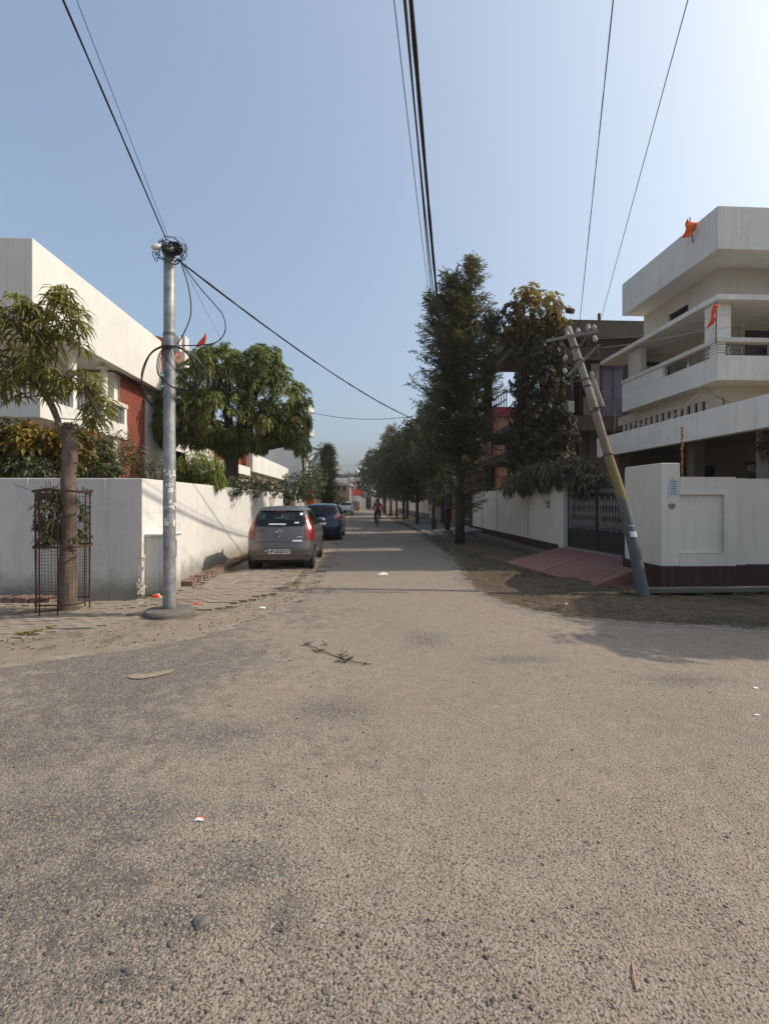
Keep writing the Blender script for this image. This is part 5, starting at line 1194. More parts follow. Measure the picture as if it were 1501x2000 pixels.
bush('shrub', 'wispy brownish shrub between the trunk and the steel pole', 'shrub', [PB(260, 900, 11, .55, .5, .45, 110), PB(300, 915, 11, .4, .4, .3, 60), PB(240, 860, 11, .3, .3, .3, 24)], 0, 6, .13, .03, M['olive_leaf'], base=(-5.1, 11, 0))
bush('shrub', 'bright yellow green rounded shrub just right of the steel pole', 'shrub', [PB(388, 914, 12.4, .66, .5, .45, 520), PB(345, 925, 12.2, .38, .35, .38, 200), PB(425, 935, 12.2, .2, .3, .25, 100)], 0, 10, .13, .022, M['bright_leaf'], base=(-4.9, 12.3, 0), up=.1, droop=1.1)
for i, (px, py, D, rx, rz, lb) in enumerate(((455, 948, 14.0, .5, .32, 'small dark hedge shrub at the foot of the mango trunk'), (490, 950, 16.5, .8, .42, 'dark hedge shrub over the wall behind the grey car'), (525, 955, 20, .9, .5, 'dark glossy hedge shrub nearer the end of the white wall'))):
    p = P(px, py, D); bush('hedge_shrub', lb, 'shrub', [(p.x, p.y, p.z, rx, .9, rz, 170)], 0, 7, .12, .05, M['hedge_leaf'], base=(p.x-.1, p.y, 0), group='hedge shrubs behind the white wall')
bush('climbing_shrub', 'dark shrub spilling over the end of the long white wall', 'shrub', [PB(575, 950, 23.6, .85, .8, .75, 260), PB(600, 940, 24.5, .5, .5, .5, 90), PB(560, 975, 23.2, .4, .3, .5, 80)], 0, 7, .15, .06, M['hedge_leaf'], base=(-3.4, 23.6, 0))
# ------------------------------------------------------------------ trees
def tree(name, label, base, trunk_top, r0, blobs, k, L, W, mat, barkm='bark_dark', droop=.8, up=.3, spread=1., fine=False, surf=.5, group=None, lean=(0, 0), twigs=5, loc=None):
    base = Vector(base); t = thing(name, label, 'tree', base, group)
    tt = Vector((base.x+lean[0], base.y+lean[1], trunk_top)); g = MB()
    g.tube(spline([base-Vector((0, 0, .1)), base.lerp(tt, .08)+Vector((.01, 0, 0)), base.lerp(tt, .5)+Vector((random.uniform(-.06, .06), 0, 0)), tt], 5), [r0*1.35]+[r0*1.05]*5+[r0*(1-.3*i/10) for i in range(10)], 12)
    g.build('trunk', M[barkm], t, smooth=True)
    g = MB()
    for bl in blobs:
        c = Vector(bl[:3]); limb(g, tt, c, r0*.5, r0*.15, 6, .08)
        for _ in range(twigs):
            d = rnd_dirs(1)[0]; limb(g, c.lerp(tt, .25), c+Vector((d[0]*bl[3], d[1]*bl[4], d[2]*bl[5]))*.85, r0*.16, r0*.04, 4)
    g.build('branches', M[barkm], t)
    Pw, Dw = blob_points(blobs, surf); a, b_, l, w_, v_ = whorls(Pw, Dw, k, L, W, spread, up)
    foliage('crown', a, b_, l, w_, M[mat], t, droop, fine, v_)
    return t
DM = 17.6
def B(px, py, D, rx, ry, rz, n): p = P(px, py, D); return (p.x, p.y, p.z, rx, ry, rz, n)
mb_ = P(452, 940, DM)
tree('mango_tree', 'big round mango tree with dark drooping leaves rising over the white wall', (mb_.x, mb_.y, 0), 3.3, .34,
     [B(450, 875, DM, .55, .5, .3, 112), B(500, 865, DM, .5, .6, .3, 96), B(555, 845, DM, .6, .7, .4, 112), B(440, 735, DM, 1.5, 1.5, 1.05, 368), B(503, 715, DM-.2, .95, 1.1, .72, 176), B(375, 762, DM+.3, 1.25, 1.3, 1.05, 272), B(532, 778, DM, 1.25, 1.3, 1.2, 304), B(345, 815, DM, .9, 1.1, 1.0, 192), B(450, 815, DM-.3, 1.9, 1.5, 1.0, 416), B(578, 825, DM, .55, .8, .9, 112), B(312, 835, DM+.2, .5, .8, .75, 96), B(420, 700, DM, .9, 1.1, .42, 96), B(590, 868, DM-.1, .28, .5, .45, 41), B(535, 690, DM, .2, .3, .3, 12), B(385, 856, DM, .75, .8, .45, 96), B(445, 855, DM, .8, .7, .45, 112), B(510, 690, DM, .4, .5, .3, 35)],
     13, .23, .055, 'mango_leaf', 'bark_dark', .75, .35, 1.15, True, .62, twigs=3)

def feather_tree(name, label, base, H, prof, nb, mat, group, seed, r0=.16, leaders=((0, 0, 1.0),), L=.26, first=.18, sprays=11):
    """conifer like tree: many up-curving branches with feathery sprays. prof(f)->radius at height fraction f"""
    random.seed(seed); base = Vector(base); t = thing(name, label, 'tree', base, group); g = MB(); tr = MB(); Pt, Tt, Lt, Wt, Vt = [], [], [], [], []
    for li, (lx, ly, lh) in enumerate(leaders):
        f0 = 0 if li == 0 else .28
        pts = [base+Vector((lx*max(0, (f-f0))/(1-f0)*1.0, ly*max(0, f-f0)/(1-f0), H*lh*f-.1)) for f in [i/8 for i in range(9)]]
        if li: pts = pts[2:]
        n = len(pts); tr.tube([q+Vector((random.uniform(-.03, .03), 0, 0)) for q in pts], [max(.012, (r0 if li == 0 else r0*.45)*(1.15-1.1*i/(n-1))) for i in range(n)], 9)
        k = int(nb/len(leaders)*(1.35 if li == 0 else 1.0))
        for i in range(k):
            f = (first if li == 0 else .34)+(1-(first if li == 0 else .34))*(i+random.random())/k
            a = i*2.4+random.uniform(-.5, .5); R_ = prof(f)*random.uniform(.4, 1.2)*(1 if li == 0 else .62)
            s = base+Vector((lx*max(0, f-f0)/(1-f0), ly*max(0, f-f0)/(1-f0), H*lh*f))
            e = s+Vector((math.cos(a)*R_, math.sin(a)*R_, R_*random.uniform(.15, .65)))
            mid = s.lerp(e, .5)-Vector((0, 0, R_*.10)); bp_ = spline([s, mid, e], 5)
            g.tube(bp_, [.022*(1-.8*q/len(bp_)) for q in range(len(bp_))], 4)
            var = random.random()
            for j in range(sprays):
                q = .22+.8*(j+random.random()*.6)/sprays; idx = min(len(bp_)-1, int(q*(len(bp_)-1))); pt = bp_[idx]
                off = Vector((random.gauss(0, .09), random.gauss(0, .09), random.gauss(0, .07)))
                d = (e-s).normalized()+Vector((random.gauss(0, .5), random.gauss(0, .5), random.gauss(.1, .35))); d.normalize()
                side = d.cross(Vector((0, 0, 1))).normalized()
                for m_ in range(10):
                    u = m_/9; sg = 1 if m_ % 2 else -1
                    Pt.append((pt+off+d*(u*L*1.1))[:]); Tt.append((d*(.55+u*.5)+side*sg*(.9-u*.7)+Vector((0, 0, random.gauss(-.1, .25))))[:]); Lt.append(L*random.uniform(.6, 1)*(1-.4*u)); Wt.append(L*.13*random.uniform(.8, 1.3)); Vt.append(min(1, max(0, var*.5+f*.28+random.random()*.25)))
    tr.build('trunk', M['bark_dark'], t, smooth=True); g.build('branches', M['bark_dark'], t)
    foliage('crown', np.array(Pt), np.array(Tt), np.array(Lt), np.array(Wt), M[mat], t, .35, False, np.array(Vt)); return t
def prof1(f): return float(np.interp(f, [.10, .28, .45, .6, .75, .85, .95, 1], [1.15, 1.6, 1.85, 1.75, 1.35, .85, .38, .12]))
tb = G(897, 1062)
feather_tree('tall_tree', 'tallest dark feathery tree with several pointed tops on the right verge', (tb.x, tb.y, 0), 10.5, prof1, 470, 'silver_leaf', None, 5, .17, ((0, 0, .90), (.55, .1, 1.02), (-.30, .1, .97), (-1.0, -.1, .88), (1.25, 0, .82), (.1, .5, .94)), .29, .12, 14)
def prof2(f): return float(np.interp(f, [.2, .35, .6, .85, 1], [1.1, 1.7, 1.6, .9, .2]))
ta = feather_tree('street_tree', 'dark upright tree with bare low trunk, second in the row right of the road', (4.05, 26.0, 0), 7.6, prof2, 190, 'silver_leaf', 'street trees in the right hand row', 9, .12, ((.1, 0, 1), (-.5, .2, .9)), .27, .22, 10)
def blobs_at(x, y, s, h, n=130):
    return [(x-.3, y, h*.30, .9*s, 1.0*s, h*.09, n//2), (x, y, h*.70, 1.5*s, 1.5*s, h*.22, n*2), (x-.8*s, y-.4, h*.55, 1.1*s, 1.2*s, h*.15, n), (x+.7*s, y+.4, h*.6, 1.1*s, 1.2*s, h*.16, n), (x+.1, y-.5*s, h*.86, .8*s, .9*s, h*.12, n), (x-.5*s, y+.5, h*.42, .8*s, .9*s, h*.10, n//2)]
tc = tree('street_tree', 'round leafy dark tree farther back in the row right of the road', (3.9, 32.5, 0), 2.6, .11, blobs_at(3.8, 32.5, 1.3, 7.6, 150), 7, .26, .11, 'hedge_leaf', 'bark_dark', .5, .3, group='street trees in the right hand row', surf=.35)
random.seed(77)
tree('street_tree', 'small tree with yellow green lower leaves beside the pink gate post', (4.9, 27.5, 0), 1.9, .07, [(4.8, 27.5, 3.0, .9, .9, .7, 90), (4.5, 27.2, 2.2, .6, .7, .45, 60)], 7, .2, .08, 'bright_leaf', droop=.6, group='street trees in the right hand row')
rowlabels = ['third tree of the right row, leaning trunk, behind the cyclist', 'fourth tree of the right row, wide dark crown', 'fifth tree of the right row', 'sixth tree of the right row with rounded top', 'tree near the far end of the right row', 'last dark tree closing the right row']
for x, y, s, src, lb in ((4.3, 36, .98, tc, 'broad tree of the right row between shutter and cyclist'), (4.2, 42.3, 1.0, ta, 'pointed tree of the right row in the dark middle stretch'), (5.0, 55, 1.25, tc, 'large dark tree of the right row in front of the distant fence'), (3.2, 64, 1.1, ta, 'pointed tree near the far end of the right row'), (5.2, 30, .8, tc, 'lower leafy tree behind the pink gate post')):
    c = dup(src); c.location = (x, y, 0); c.rotation_euler.z = x*7; c.scale = (s*1.15, s*1.15, s); tag(c, lb, 'tree', 'street trees in the right hand row')
for i, (x, y, s, src, rz_) in enumerate(((3.6, 39, 1.05, tc, 1.1), (3.5, 45.5, .95, tc, 2.6), (3.3, 51, 1.15, ta, .8), (3.1, 59, 1.12, tc, 4.0), (2.7, 69, 1.2, tc, 5.2), (1.6, 82, 1.15, tc, .4))):
    c = dup(src); c.location = (x, y, 0); c.rotation_euler.z = rz_; c.scale = (s, s, s*(1.0+.05*(i % 3))); tag(c, rowlabels[i], 'tree', 'street trees in the right hand row')
for i, (x, y, s, src, lb) in enumerate(((8.5, 44, 1.1, tc, 'dark tree in a garden behind the right hand row, beyond the shutter'), (7.5, 58, 1.2, tc, 'garden tree behind the distant picket fence'), (-6.2, 66, .9, tc, 'bushy tree behind the tan wall far down on the left'), (-9.0, 76, 1.0, tc, 'tree before the beige house far down on the left'))):
    c = dup(src); c.location = (x, y, 0); c.rotation_euler.z = i*1.7+.5; c.scale = (s, s, s); tag(c, lb, 'tree', 'trees in the farther gardens')
# bent trunk behind the cyclist
# ashoka and palm far left
ax_ = S(640, 44); 
def prof3(f): return float(np.interp(f, [.08, .3, .7, .9, 1], [.75, 1.0, .85, .5, .12]))
ash = feather_tree('columnar_tree', 'tall narrow dark drooping tree on the left beyond the cars', (S(641, 43), 43, 0), 6.5, prof3, 330, 'hedge_leaf', None, 31, .09, ((0, 0, 1),), .27, .06, 10)
def palm(px, D, topy, label):
    x = S(px, D); z = Z(topy, D); t = thing('palm_tree', label, 'tree', (x, D+.6, 0)); y = D+.6
    part('trunk', 'bark_dark', t, lambda g: g.tube([(x, y, -.1), (x+.05, y, z*.5), (x, y, z)], [.2, .16, .13], 10), smooth=True)
    P0, T, L, W = [], [], [], []; g = MB()
    for k in range(30):
        a = k*2.4; el = random.uniform(-.3, 1.25); n = 16; Lf = random.uniform(1.5, 2.0); p_ = Vector((x, y, z)); d = Vector((math.cos(a)*math.cos(el), math.sin(a)*math.cos(el), math.sin(el))); pts = []
        for j in range(n): pts.append(p_.copy()); p_ = p_+d*(Lf/n); d = (d+Vector((0, 0, -.10))).normalized()
        g.tube(pts, [.018*(1-j/n*.8) for j in range(n)], 3, False); s_ = d.cross(Vector((0, 0, 1))).normalized()
        for j in range(3, n):
            for sg in (1, -1):
                for r_ in (0, .5): P0.append(pts[j][:]); T.append((s_*sg*.8+(pts[j]-pts[j-1]).normalized()*.8+Vector((0, 0, -.25)))[:]); L.append(.45*(1.15-abs(j/n-.5))); W.append(.045)
    g.build('frond_stem', M['palm_leaf'], t); foliage('frond', np.array(P0), np.array(T), np.array(L), np.array(W), M['palm_leaf'], t, .4)
palm(628, 47, 885, 'feathery palm rising behind the narrow columnar tree on the left')
bush('garden_shrub', 'dark shrub heap at the foot of the white tower house', 'shrub', [PB(612, 935, 34, 1.0, 1.2, 1.3, 170), PB(600, 960, 30, .6, .8, .7, 80)], 0, 7, .22, .09, M['hedge_leaf'], base=(-3.9, 34, 0))
bush('garden_shrub', 'reddish green shrub on the tan wall left of the silver car', 'shrub', [PB(663, 975, 50, .8, 1.0, .55, 90)], 0, 7, .22, .09, M['olive_leaf'], base=(-3.2, 50, 0))
# creeper on the overgrown house
random.seed(3)
def CR(px, py, D, rx, ry, rz, n): return PB(px, py, D, rx, ry, rz, n)
t = thing('creeper', 'huge dark creeper covering the front column of the overgrown house', 'creeper', (6.6, 18, 0))
blobs = [CR(1050, y, 17.6, rx, .7, 1.0, n) for y, rx, n in ((690, .95, 260), (750, 1.0, 300), (810, 1.1, 330), (870, 1.15, 330), (920, 1.0, 260))]+[CR(1085, 840, 17.6, .8, .6, .9, 180), CR(1090, 720, 17.7, .7, .5, .8, 130), CR(1020, 900, 17.6, .6, .6, .8, 160), CR(1080, 905, 17.4, .9, .6, .6, 160)]
g = MB()
for k in range(9): 
    pts = [Vector((6.35+random.uniform(0, .9), 18.2+random.uniform(-.3, .2), z)) for z in (0, 2, 4, 6, 8)]; g.tube(spline(pts, 4), .03, 5)
g.build('stem', M['bark_dark'], t)
Pw, Dw = blob_points(blobs, .5); Pw2, Dw2 = blob_points([q[:6]+(int(q[6]*1.3),) for q in blobs], .62); Pw = np.concatenate([Pw, Pw2]); Dw = np.concatenate([Dw, Dw2]); a, b_, l, w_, v_ = whorls(Pw, Dw, 9, .13, .062, 1.2, .0); foliage('leaf_mass', a, b_, l, w_, M['creeper_leaf'], t, .7, False, v_)
t = thing('creeper', 'sunlit crown of orange and yellow creeper leaves on the roof of the overgrown house', 'creeper', (7, 18.3, 8.3))
blobs = [CR(1045, 618, 17.7, 1.15, 1.0, .95, 330), CR(1000, 612, 17.8, .45, .6, .5, 70), CR(1082, 640, 17.6, .6, .6, .5, 100), CR(1030, 575, 17.8, .55, .6, .42, 80), CR(1075, 585, 17.8, .28, .3, .36, 26), CR(1000, 655, 17.6, .45, .5, .4, 70), CR(970, 640, 18, .35, .5, .25, 34), CR(1092, 605, 17.8, .25, .3, .3, 20)]
g = MB()
for bl in blobs: limb(g, (6.8, 18.2, 8.0), bl[:3], .04, .012, 5)
g.build('stem', M['bark_dark'], t)
Pw, Dw = blob_points(blobs, .35); a, b_, l, w_, v_ = whorls(Pw, Dw, 10, .16, .07, 1, .3); zf = np.clip((a[:, 2]-8.0)/2.2+(a[:, 0]-6.9)*.18, 0, 1)
foliage('leaf_mass', a, b_, l, w_, M['autumn_leaf'], t, .6, False, np.clip(v_*.6+zf*.6-.12, 0, 1))
bush('garden_shrub', 'dark spreading shrub behind the white wall left of the iron gate', 'shrub', [PB(1060, 928, 15, .9, .7, .5, 220), PB(1120, 925, 13.6, .9, .6, .5, 200), PB(1010, 945, 16.5, .7, .7, .35, 110), PB(1155, 945, 12.8, .5, .5, .4, 90)], 0, 8, .20, .05, M['creeper_leaf'], base=(7.0, 14.6, 0), droop=1.2)
bush('garden_shrub', 'leafy shrub at the right border in front of the corner house', 'shrub', [PB(1515, 870, 9.2, .26, .4, .35, 50), PB(1512, 800, 9.0, .14, .3, .15, 12), PB(1560, 850, 9.4, .5, .5, .6, 80)], 0, 8, .17, .035, M['hedge_leaf'], base=(8.6, 9.4, 0), fine=True)
tree('street_tree', 'tree out on the side street whose shade falls on the right hand road edge', (9.4, 5.6, 0), 3.4, .12, [(9.2, 5.7, 4.7, 1.3, .8, .7, 130), (8.3, 5.4, 4.3, .8, .6, .45, 70), (9.9, 6.1, 5.2, 1.0, .7, .6, 80)], 9, .3, .07, 'mango_leaf', group=None)
tree('street_tree', 'dense tree farther along the side street shading the foot of the corner wall', (11.6, 7.3, 0), 3.6, .16, [(10.6, 7.2, 4.6, 1.8, 1.1, 1.1, 330), (9.4, 7.5, 4.2, 1.1, .7, .7, 170), (12.4, 7.1, 5.4, 1.9, 1.3, 1.2, 320), (11.2, 6.8, 6.0, 1.5, 1.0, 1.0, 200), (13.0, 7.6, 7.0, 1.5, 1.2, 1.2, 200)], 9, .3, .08, 'mango_leaf', group=None)

# ------------------------------------------------------------------ cars
M['grey_metal'] = plain('grey_metal', (.145, .13, .122), .32, .55, .05, 3, 0, .5, .6)
M['blue_metal'] = plain('blue_metal', (.007, .013, .05), .25, .3, .05, 3, 0, .5, .8)
M['silver_metal'] = plain('silver_metal', (.50, .52, .53), .3, .5, .05, 3, 0, .5, .6)
M['tyre'] = plain('tyre', (.022, .021, .020), .9, 0, .4, 20, .2)
M['rim'] = plain('rim', (.30, .30, .30), .35, .7, .2, 9)
M['trim'] = plain('trim', (.012, .012, .012), .55, 0, .2, 9)
M['cabin'] = plain('cabin', (.03, .03, .03), .9, 0, .3, 6)
M['lamp_red'] = plain('lamp_red', (.22, .006, .010), .2, 0, .25, 30, .1, .6, .9)
M['lamp_clear'] = plain('lamp_clear', (.40, .12, .12), .1, .1, .3, 40, .2, .6, .9)
M['plate'] = plain('plate', (.78, .78, .76), .5, 0, .1, 10)
M['chrome'] = plain('chrome', (.6, .6, .6), .12, 1, .05, 10)
M['car_glass'] = glass('car_glass', (.02, .03, .03), .45, .03)
M['frit'] = plain('frit', (.006, .006, .007), .15, 0, .1, 9)
def text_mesh(txt, size, depth=.002):
    cu = bpy.data.curves.new('txt', 'FONT'); cu.body = txt; cu.size = size; cu.extrude = depth; cu.align_x = 'CENTER'; cu.align_y = 'CENTER'; cu.offset = size*.012
    o = bpy.data.objects.new('txt', cu); C.objects.link(o); dg = bpy.context.evaluated_depsgraph_get(); me = bpy.data.meshes.new_from_object(o.evaluated_get(dg)); bpy.data.objects.remove(o); return me
def car(name, label, loc, prof, paint, L, wb, wr, rd=.30, fd=.55, rot=0, plate=None, kind='hatch', group='cars parked along the left verge', detail=True):
    """prof rows: z, half width, rear y, front y. y=0 at the rear bumper"""
    t = thing(name, label, 'car', (0, 0, 0), group); pr = np.array(prof); zs = pr[:, 0]
    W_ = lambda z: float(np.interp(z, zs, pr[:, 1])); YR = lambda z: float(np.interp(z, zs, pr[:, 2])); YF = lambda z: float(np.interp(z, zs, pr[:, 3]))
    ex = 3.2
    def rear(x, z, o=0): 
        w_ = W_(z); u = min(1, abs(x)/w_); return (x*(1+o/w_*u**3), YR(z)+rd*(1-(1-u**ex)**(1/ex))-o*(1-u**6), z)
    def front(x, z, o=0):
        w_ = W_(z); u = min(1, abs(x)/w_); return (x*(1+o/w_*u**3), YF(z)-fd*(1-(1-u**ex)**(1/ex))+o, z)
    # body shell
    xr = [-math.cos(a) for a in [math.pi*k/26 for k in range(27)]]; xr = [math.copysign(1-(1-abs(v))**1.35, v) for v in xr]
    ns = 40; zz = []
    for a, b_ in zip(zs[:-1], zs[1:]):
        n = max(2, int((b_-a)/.03)); zz += [a+(b_-a)*i/n for i in range(n)]
    zz.append(zs[-1]); rings = []
    for z in zz:
        w_ = W_(z); ring = [rear(x*w_, z) for x in xr]; y0, y1 = YR(z)+rd, YF(z)-fd
        ring += [(w_, y0+(y1-y0)*k/ns, z) for k in range(1, ns)]
        ring += [front(x*w_, z) for x in reversed(xr)]
        ring += [(-w_, y1+(y0-y1)*k/ns, z) for k in range(1, ns)]; rings.append(ring)
    n = len(rings[0]); wy = [(L-wb)*.46, (L-wb)*.46+wb]
    fz0, fz1 = prof_glass
    def hole(c):
        x, y, z = c; w_ = W_(z)
        for yy in wy:
            if abs(x) > w_*.72 and math.hypot(y-yy, z-wr) < wr*1.17: return True
        if fz0+.02 < z < fz1-.02:
            if y < YR(z)+rd*.5 and abs(x) < w_-.13: return True
            if y > YF(z)-fd*.6 and abs(x) < w_-.1: return True
            if abs(x) > w_*.97 and (YR(z)+rd+.12 < y < YF(z)-fd-.05) and not abs(y-(L*.52)) < .05: return True
        return False
    g = MB(); vs = [q for r in rings for q in r]; fs = []
    for i in range(len(rings)-1):
        for j in range(n):
            q = (i*n+j, i*n+(j+1) % n, (i+1)*n+(j+1) % n, (i+1)*n+j); c = [sum(vs[k][a] for k in q)/4 for a in range(3)]
            if not hole(c): fs.append(q)
    fs.append(tuple((len(rings)-1)*n+j for j in range(n))); g.add(vs, fs)
    bo = g.build('body', M[paint], t, smooth=True)
    def patch(nm, mat, par, fn, za, zb, xa, xb, o, nz=12, nx=14):
        g = MB(); vs = []
        for i in range(nz+1):
            z = za+(zb-za)*i/nz; a = xa(z) if callable(xa) else xa; b_ = xb(z) if callable(xb) else xb
            for j in range(nx+1): vs.append(fn(a+(b_-a)*j/nx, z, o))
        g.add(vs, [(i*(nx+1)+j, i*(nx+1)+j+1, (i+1)*(nx+1)+j+1, (i+1)*(nx+1)+j) for i in range(nz) for j in range(nx)]); ob = g.build(nm, M[mat], par, smooth=True); return ob
    # glass: clear middle with a dark printed border
    gx = lambda z: W_(z)-.085-.10*max(0, (fz0+.12-z)/.12)**1.5
    rw = patch('rear_window', 'car_glass', t, rear, fz0+.015, fz1-.015, lambda z: -gx(z)+.03, lambda z: gx(z)-.03, .004, 16, 22)
    patch('border', 'frit', rw, rear, fz1-.055, fz1+.012, lambda z: -gx(z)-.01, lambda z: gx(z)+.01, .009, 3, 22)
    patch('border', 'frit', rw, rear, fz0-.015, fz0+.035, lambda z: -gx(z), lambda z: gx(z), .009, 3, 22)
    patch('border', 'frit', rw, rear, fz0, fz1, lambda z: -gx(z)-.012, lambda z: -gx(z)+.055, .009, 12, 4); patch('border', 'frit', rw, rear, fz0, fz1, lambda z: gx(z)-.055, lambda z: gx(z)+.012, .009, 12, 4)
    patch('windscreen', 'car_glass', t, front, fz0+.02, fz1-.02, lambda z: -W_(z)+.09, lambda z: W_(z)-.09, .003)
    for sg in (1, -1):
        side = lambda y, z, o: (sg*(W_(z)+o), y, z)
        y0 = lambda z: YR(z)+rd+.06; y1 = lambda z: YF(z)-fd-.01
        patch('side_window', 'car_glass', t, side, fz0+.01, fz1-.01, y0, y1, .004, 8, 20)
        patch('window_trim', 'frit', t, side, fz0-.01, fz0+.02, y0, y1, .008, 2, 20); patch('window_trim', 'frit', t, side, fz0, fz1, lambda z: L*.52-.04, lambda z: L*.52+.04, .008, 6, 2)
        patch('window_trim', 'frit', t, side, fz0, fz1, lambda z: y0(z)-.05, lambda z: y0(z)+.08, .008, 6, 3)
        g = MB()
        for yy in (L*.52, L*.80 if kind != 'x' else 0, (L-wb)*.46+.42): g.box(sg*W_(.6)*.995-.004, sg*W_(.6)*.995+.004, yy-.006, yy+.006, .34, fz0-.02)
        for yy in (L*.34, L*.60): pass
        g.build('door_gap', M['trim'], t)
        for yy in (L*.36, L*.58): part('door_handle', paint, t, lambda g: g.box(sg*(W_(.86)+.005)-.012, sg*(W_(.86)+.005)+.012, yy, yy+.17, .84, .87), bevel=.006)
        part('side_moulding', 'trim', t, lambda g: g.box(sg*(W_(.30)+.0)-.012, sg*(W_(.30)+.0)+.012, wy[0]+wr*1.25, wy[1]-wr*1.25, .20, .27))
        yy = YF(fz0)-fd-.15; mr = part('wing_mirror', paint, t, lambda g: (g.lathe((sg*(W_(fz0)+.11), yy, fz0+.05), [(.0, -.09), (.06, -.075), (.075, 0), (.06, .075), (0, .09)], 10, (1, .1, 0)), g.bar((sg*(W_(fz0)-.02), yy+.02, fz0+.01), (sg*(W_(fz0)+.06), yy, fz0+.03), .04)), smooth=True)
        for q, yy in enumerate(wy):
            x0 = sg*(W_(.4)-.19); x1 = sg*(W_(.4)-.012)
            wh = part('wheel', 'tyre', t, lambda g: g.lathe((x0, yy, wr), [(wr*.62, 0), (wr*.93, .0), (wr, .03), (wr, abs(x1-x0)-.03), (wr*.93, abs(x1-x0)), (wr*.66, abs(x1-x0)+.001)], 28, (sg, 0, 0)), smooth=False)
            def f(g):
                g.lathe((x0, yy, wr), [(wr*.60, .02), (wr*.61, abs(x1-x0)-.035), (wr*.65, abs(x1-x0)-.005)], 24, (sg, 0, 0))
                for k in range(7):
                    a = k*2*math.pi/7; g.bar((x1, yy, wr), (x1-sg*.004, yy+wr*.62*math.cos(a), wr+wr*.62*math.sin(a)), .035, .02)
                g.lathe((x1-sg*.02, yy, wr), [(.05, 0), (.045, .03), (0, .035)], 12, (sg, 0, 0))
            part('rim', 'rim', wh, f)
            arc = [(sg*(W_(.5)-.006), yy+wr*1.19*math.cos(a), wr+wr*1.19*math.sin(a)) for a in [math.pi*k/16 for k in range(-1, 18)]]
            part('wheel_arch', 'trim', t, lambda g: g.lathe((sg*(W_(.5)-.25), yy, wr), [(wr*1.16, 0), (wr*1.19, .235)], 28, (sg, 0, 0)) or g.tube(arc, .014, 6))
    # tail lamps
    for sg in (1, -1):
        lz0, lz1, wl = lamp_z
        inner = lambda z: sg*(W_(z)-wl(z)); outer = lambda z: sg*W_(z)*.9995
        tl = patch('tail_lamp', 'lamp_red', t, rear, lz0, lz1, inner, outer, .010, 14, 8)
        zc = lz0+(lz1-lz0)*.5; patch('reflector', 'lamp_clear', tl, rear, zc-.05, zc+.06, lambda z: sg*(W_(z)-wl(z)*.82), lambda z: sg*(W_(z)-wl(z)*.25), .015, 4, 4)
    if detail:
        tg = patch('hatch_seam', 'trim', t, rear, .585, .592, -.42, .42, .004, 1, 10)
        pl = None
        rec = patch('plate_recess', 'trim', t, rear, .515, .53, -.36, .36, .004, 1, 8); patch('plate_lamp', 'chrome', rec, rear, .44, .48, -.33, -.28, .006, 1, 1); 
        patch('bumper_line', 'trim', t, rear, .335, .342, -W_(.34)*.85, W_(.34)*.85, .004, 1, 20)
        patch('lower_bumper', 'trim', t, rear, .20, .245, -W_(.22)*.8, W_(.22)*.8, .006, 2, 20)
    else:
        rec = patch('plate_recess', 'trim', t, rear, .60, .80, -.30, .30, .003, 3, 8)
    pz = .445 if detail else .70
    np_ = patch('number_plate', 'plate', t, rear, pz-.055, pz+.055, -.25, .25, .014, 2, 8)
    if plate:
        me = text_mesh(plate, .115); me.materials.append(M['frit']); o = link_mesh('plate_lettering', me, np_); o.location = (0, YR(pz)-.018, pz); o.rotation_euler = (R(90), 0, 0); o.scale = (.78, 1, 1)
    # cabin: floor, seats, roof lining
    part('cabin_floor', 'cabin', t, lambda g: (g.box(-W_(.7)*.9, W_(.7)*.9, .25, L-.7, .25, .3), g.box(-W_(.9)*.9, W_(.9)*.9, YF(fz0)-.75, YF(fz0)-.4, .5, fz0-.02), g.box(-W_(.9)*.86, W_(.9)*.86, YR(fz0)+.12, YR(fz0)+.5, fz0-.14, fz0-.12)))
    for sx in (-.36, .36):
        for yy in (L*.26, L*.52):
            s_ = part('seat', 'cabin', t, lambda g: (g.box(sx-.24, sx+.24, yy-.07, yy+.07, .45, fz0+.10), g.box(sx-.24, sx+.24, yy+.08, yy+.5, .35, .5)), bevel=.04)
            part('headrest', 'cabin', s_, lambda g: g.box(sx-.13, sx+.13, yy-.06, yy+.05, fz0+.13, fz0+.30), bevel=.04)
    return t, rear, W_, YR, patch
prof_glass = (1.04, 1.37); lamp_z = (.70, 1.27, lambda z: float(np.interp(z, [.70, .82, 1.0, 1.15, 1.27], [.13, .20, .165, .10, .035])))
PR1 = [(.17, .69, .16, 3.36), (.22, .73, .06, 3.44), (.34, .755, .015, 3.49), (.48, .77, .0, 3.50), (.58, .772, .02, 3.49), (.66, .775, .045, 3.46), (.78, .772, .06, 3.38), (.88, .765, .08, 3.20), (.96, .75, .105, 2.95), (1.04, .72, .14, 2.62), (1.16, .675, .20, 2.42), (1.28, .625, .27, 2.22), (1.37, .58, .34, 2.06), (1.42, .54, .385, 1.96), (1.46, .48, .46, 1.84), (1.485, .38, .60, 1.66), (1.495, .22, .85, 1.42)]
c1, rear1, W1, YR1, patch1 = car('parked_car', 'grey brown hatchback seen from behind, nearest car on the left verge', None, PR1, 'grey_metal', 3.5, 2.38, .275, plate='UP32EZ8107')
patch1('spoiler_lip', 'grey_metal', c1, rear1, 1.385, 1.43, -.52, .52, .045, 3, 16)
patch1('high_brake_lamp', 'lamp_red', c1, rear1, 1.35, 1.365, -.12, .12, .02, 1, 4)
patch1('wiper', 'trim', c1, rear1, 1.035, 1.06, -.33, .02, .022, 1, 6)
patch1('wiper_mount', 'trim', c1, rear1, 1.0, 1.045, -.03, .03, .025, 1, 2)
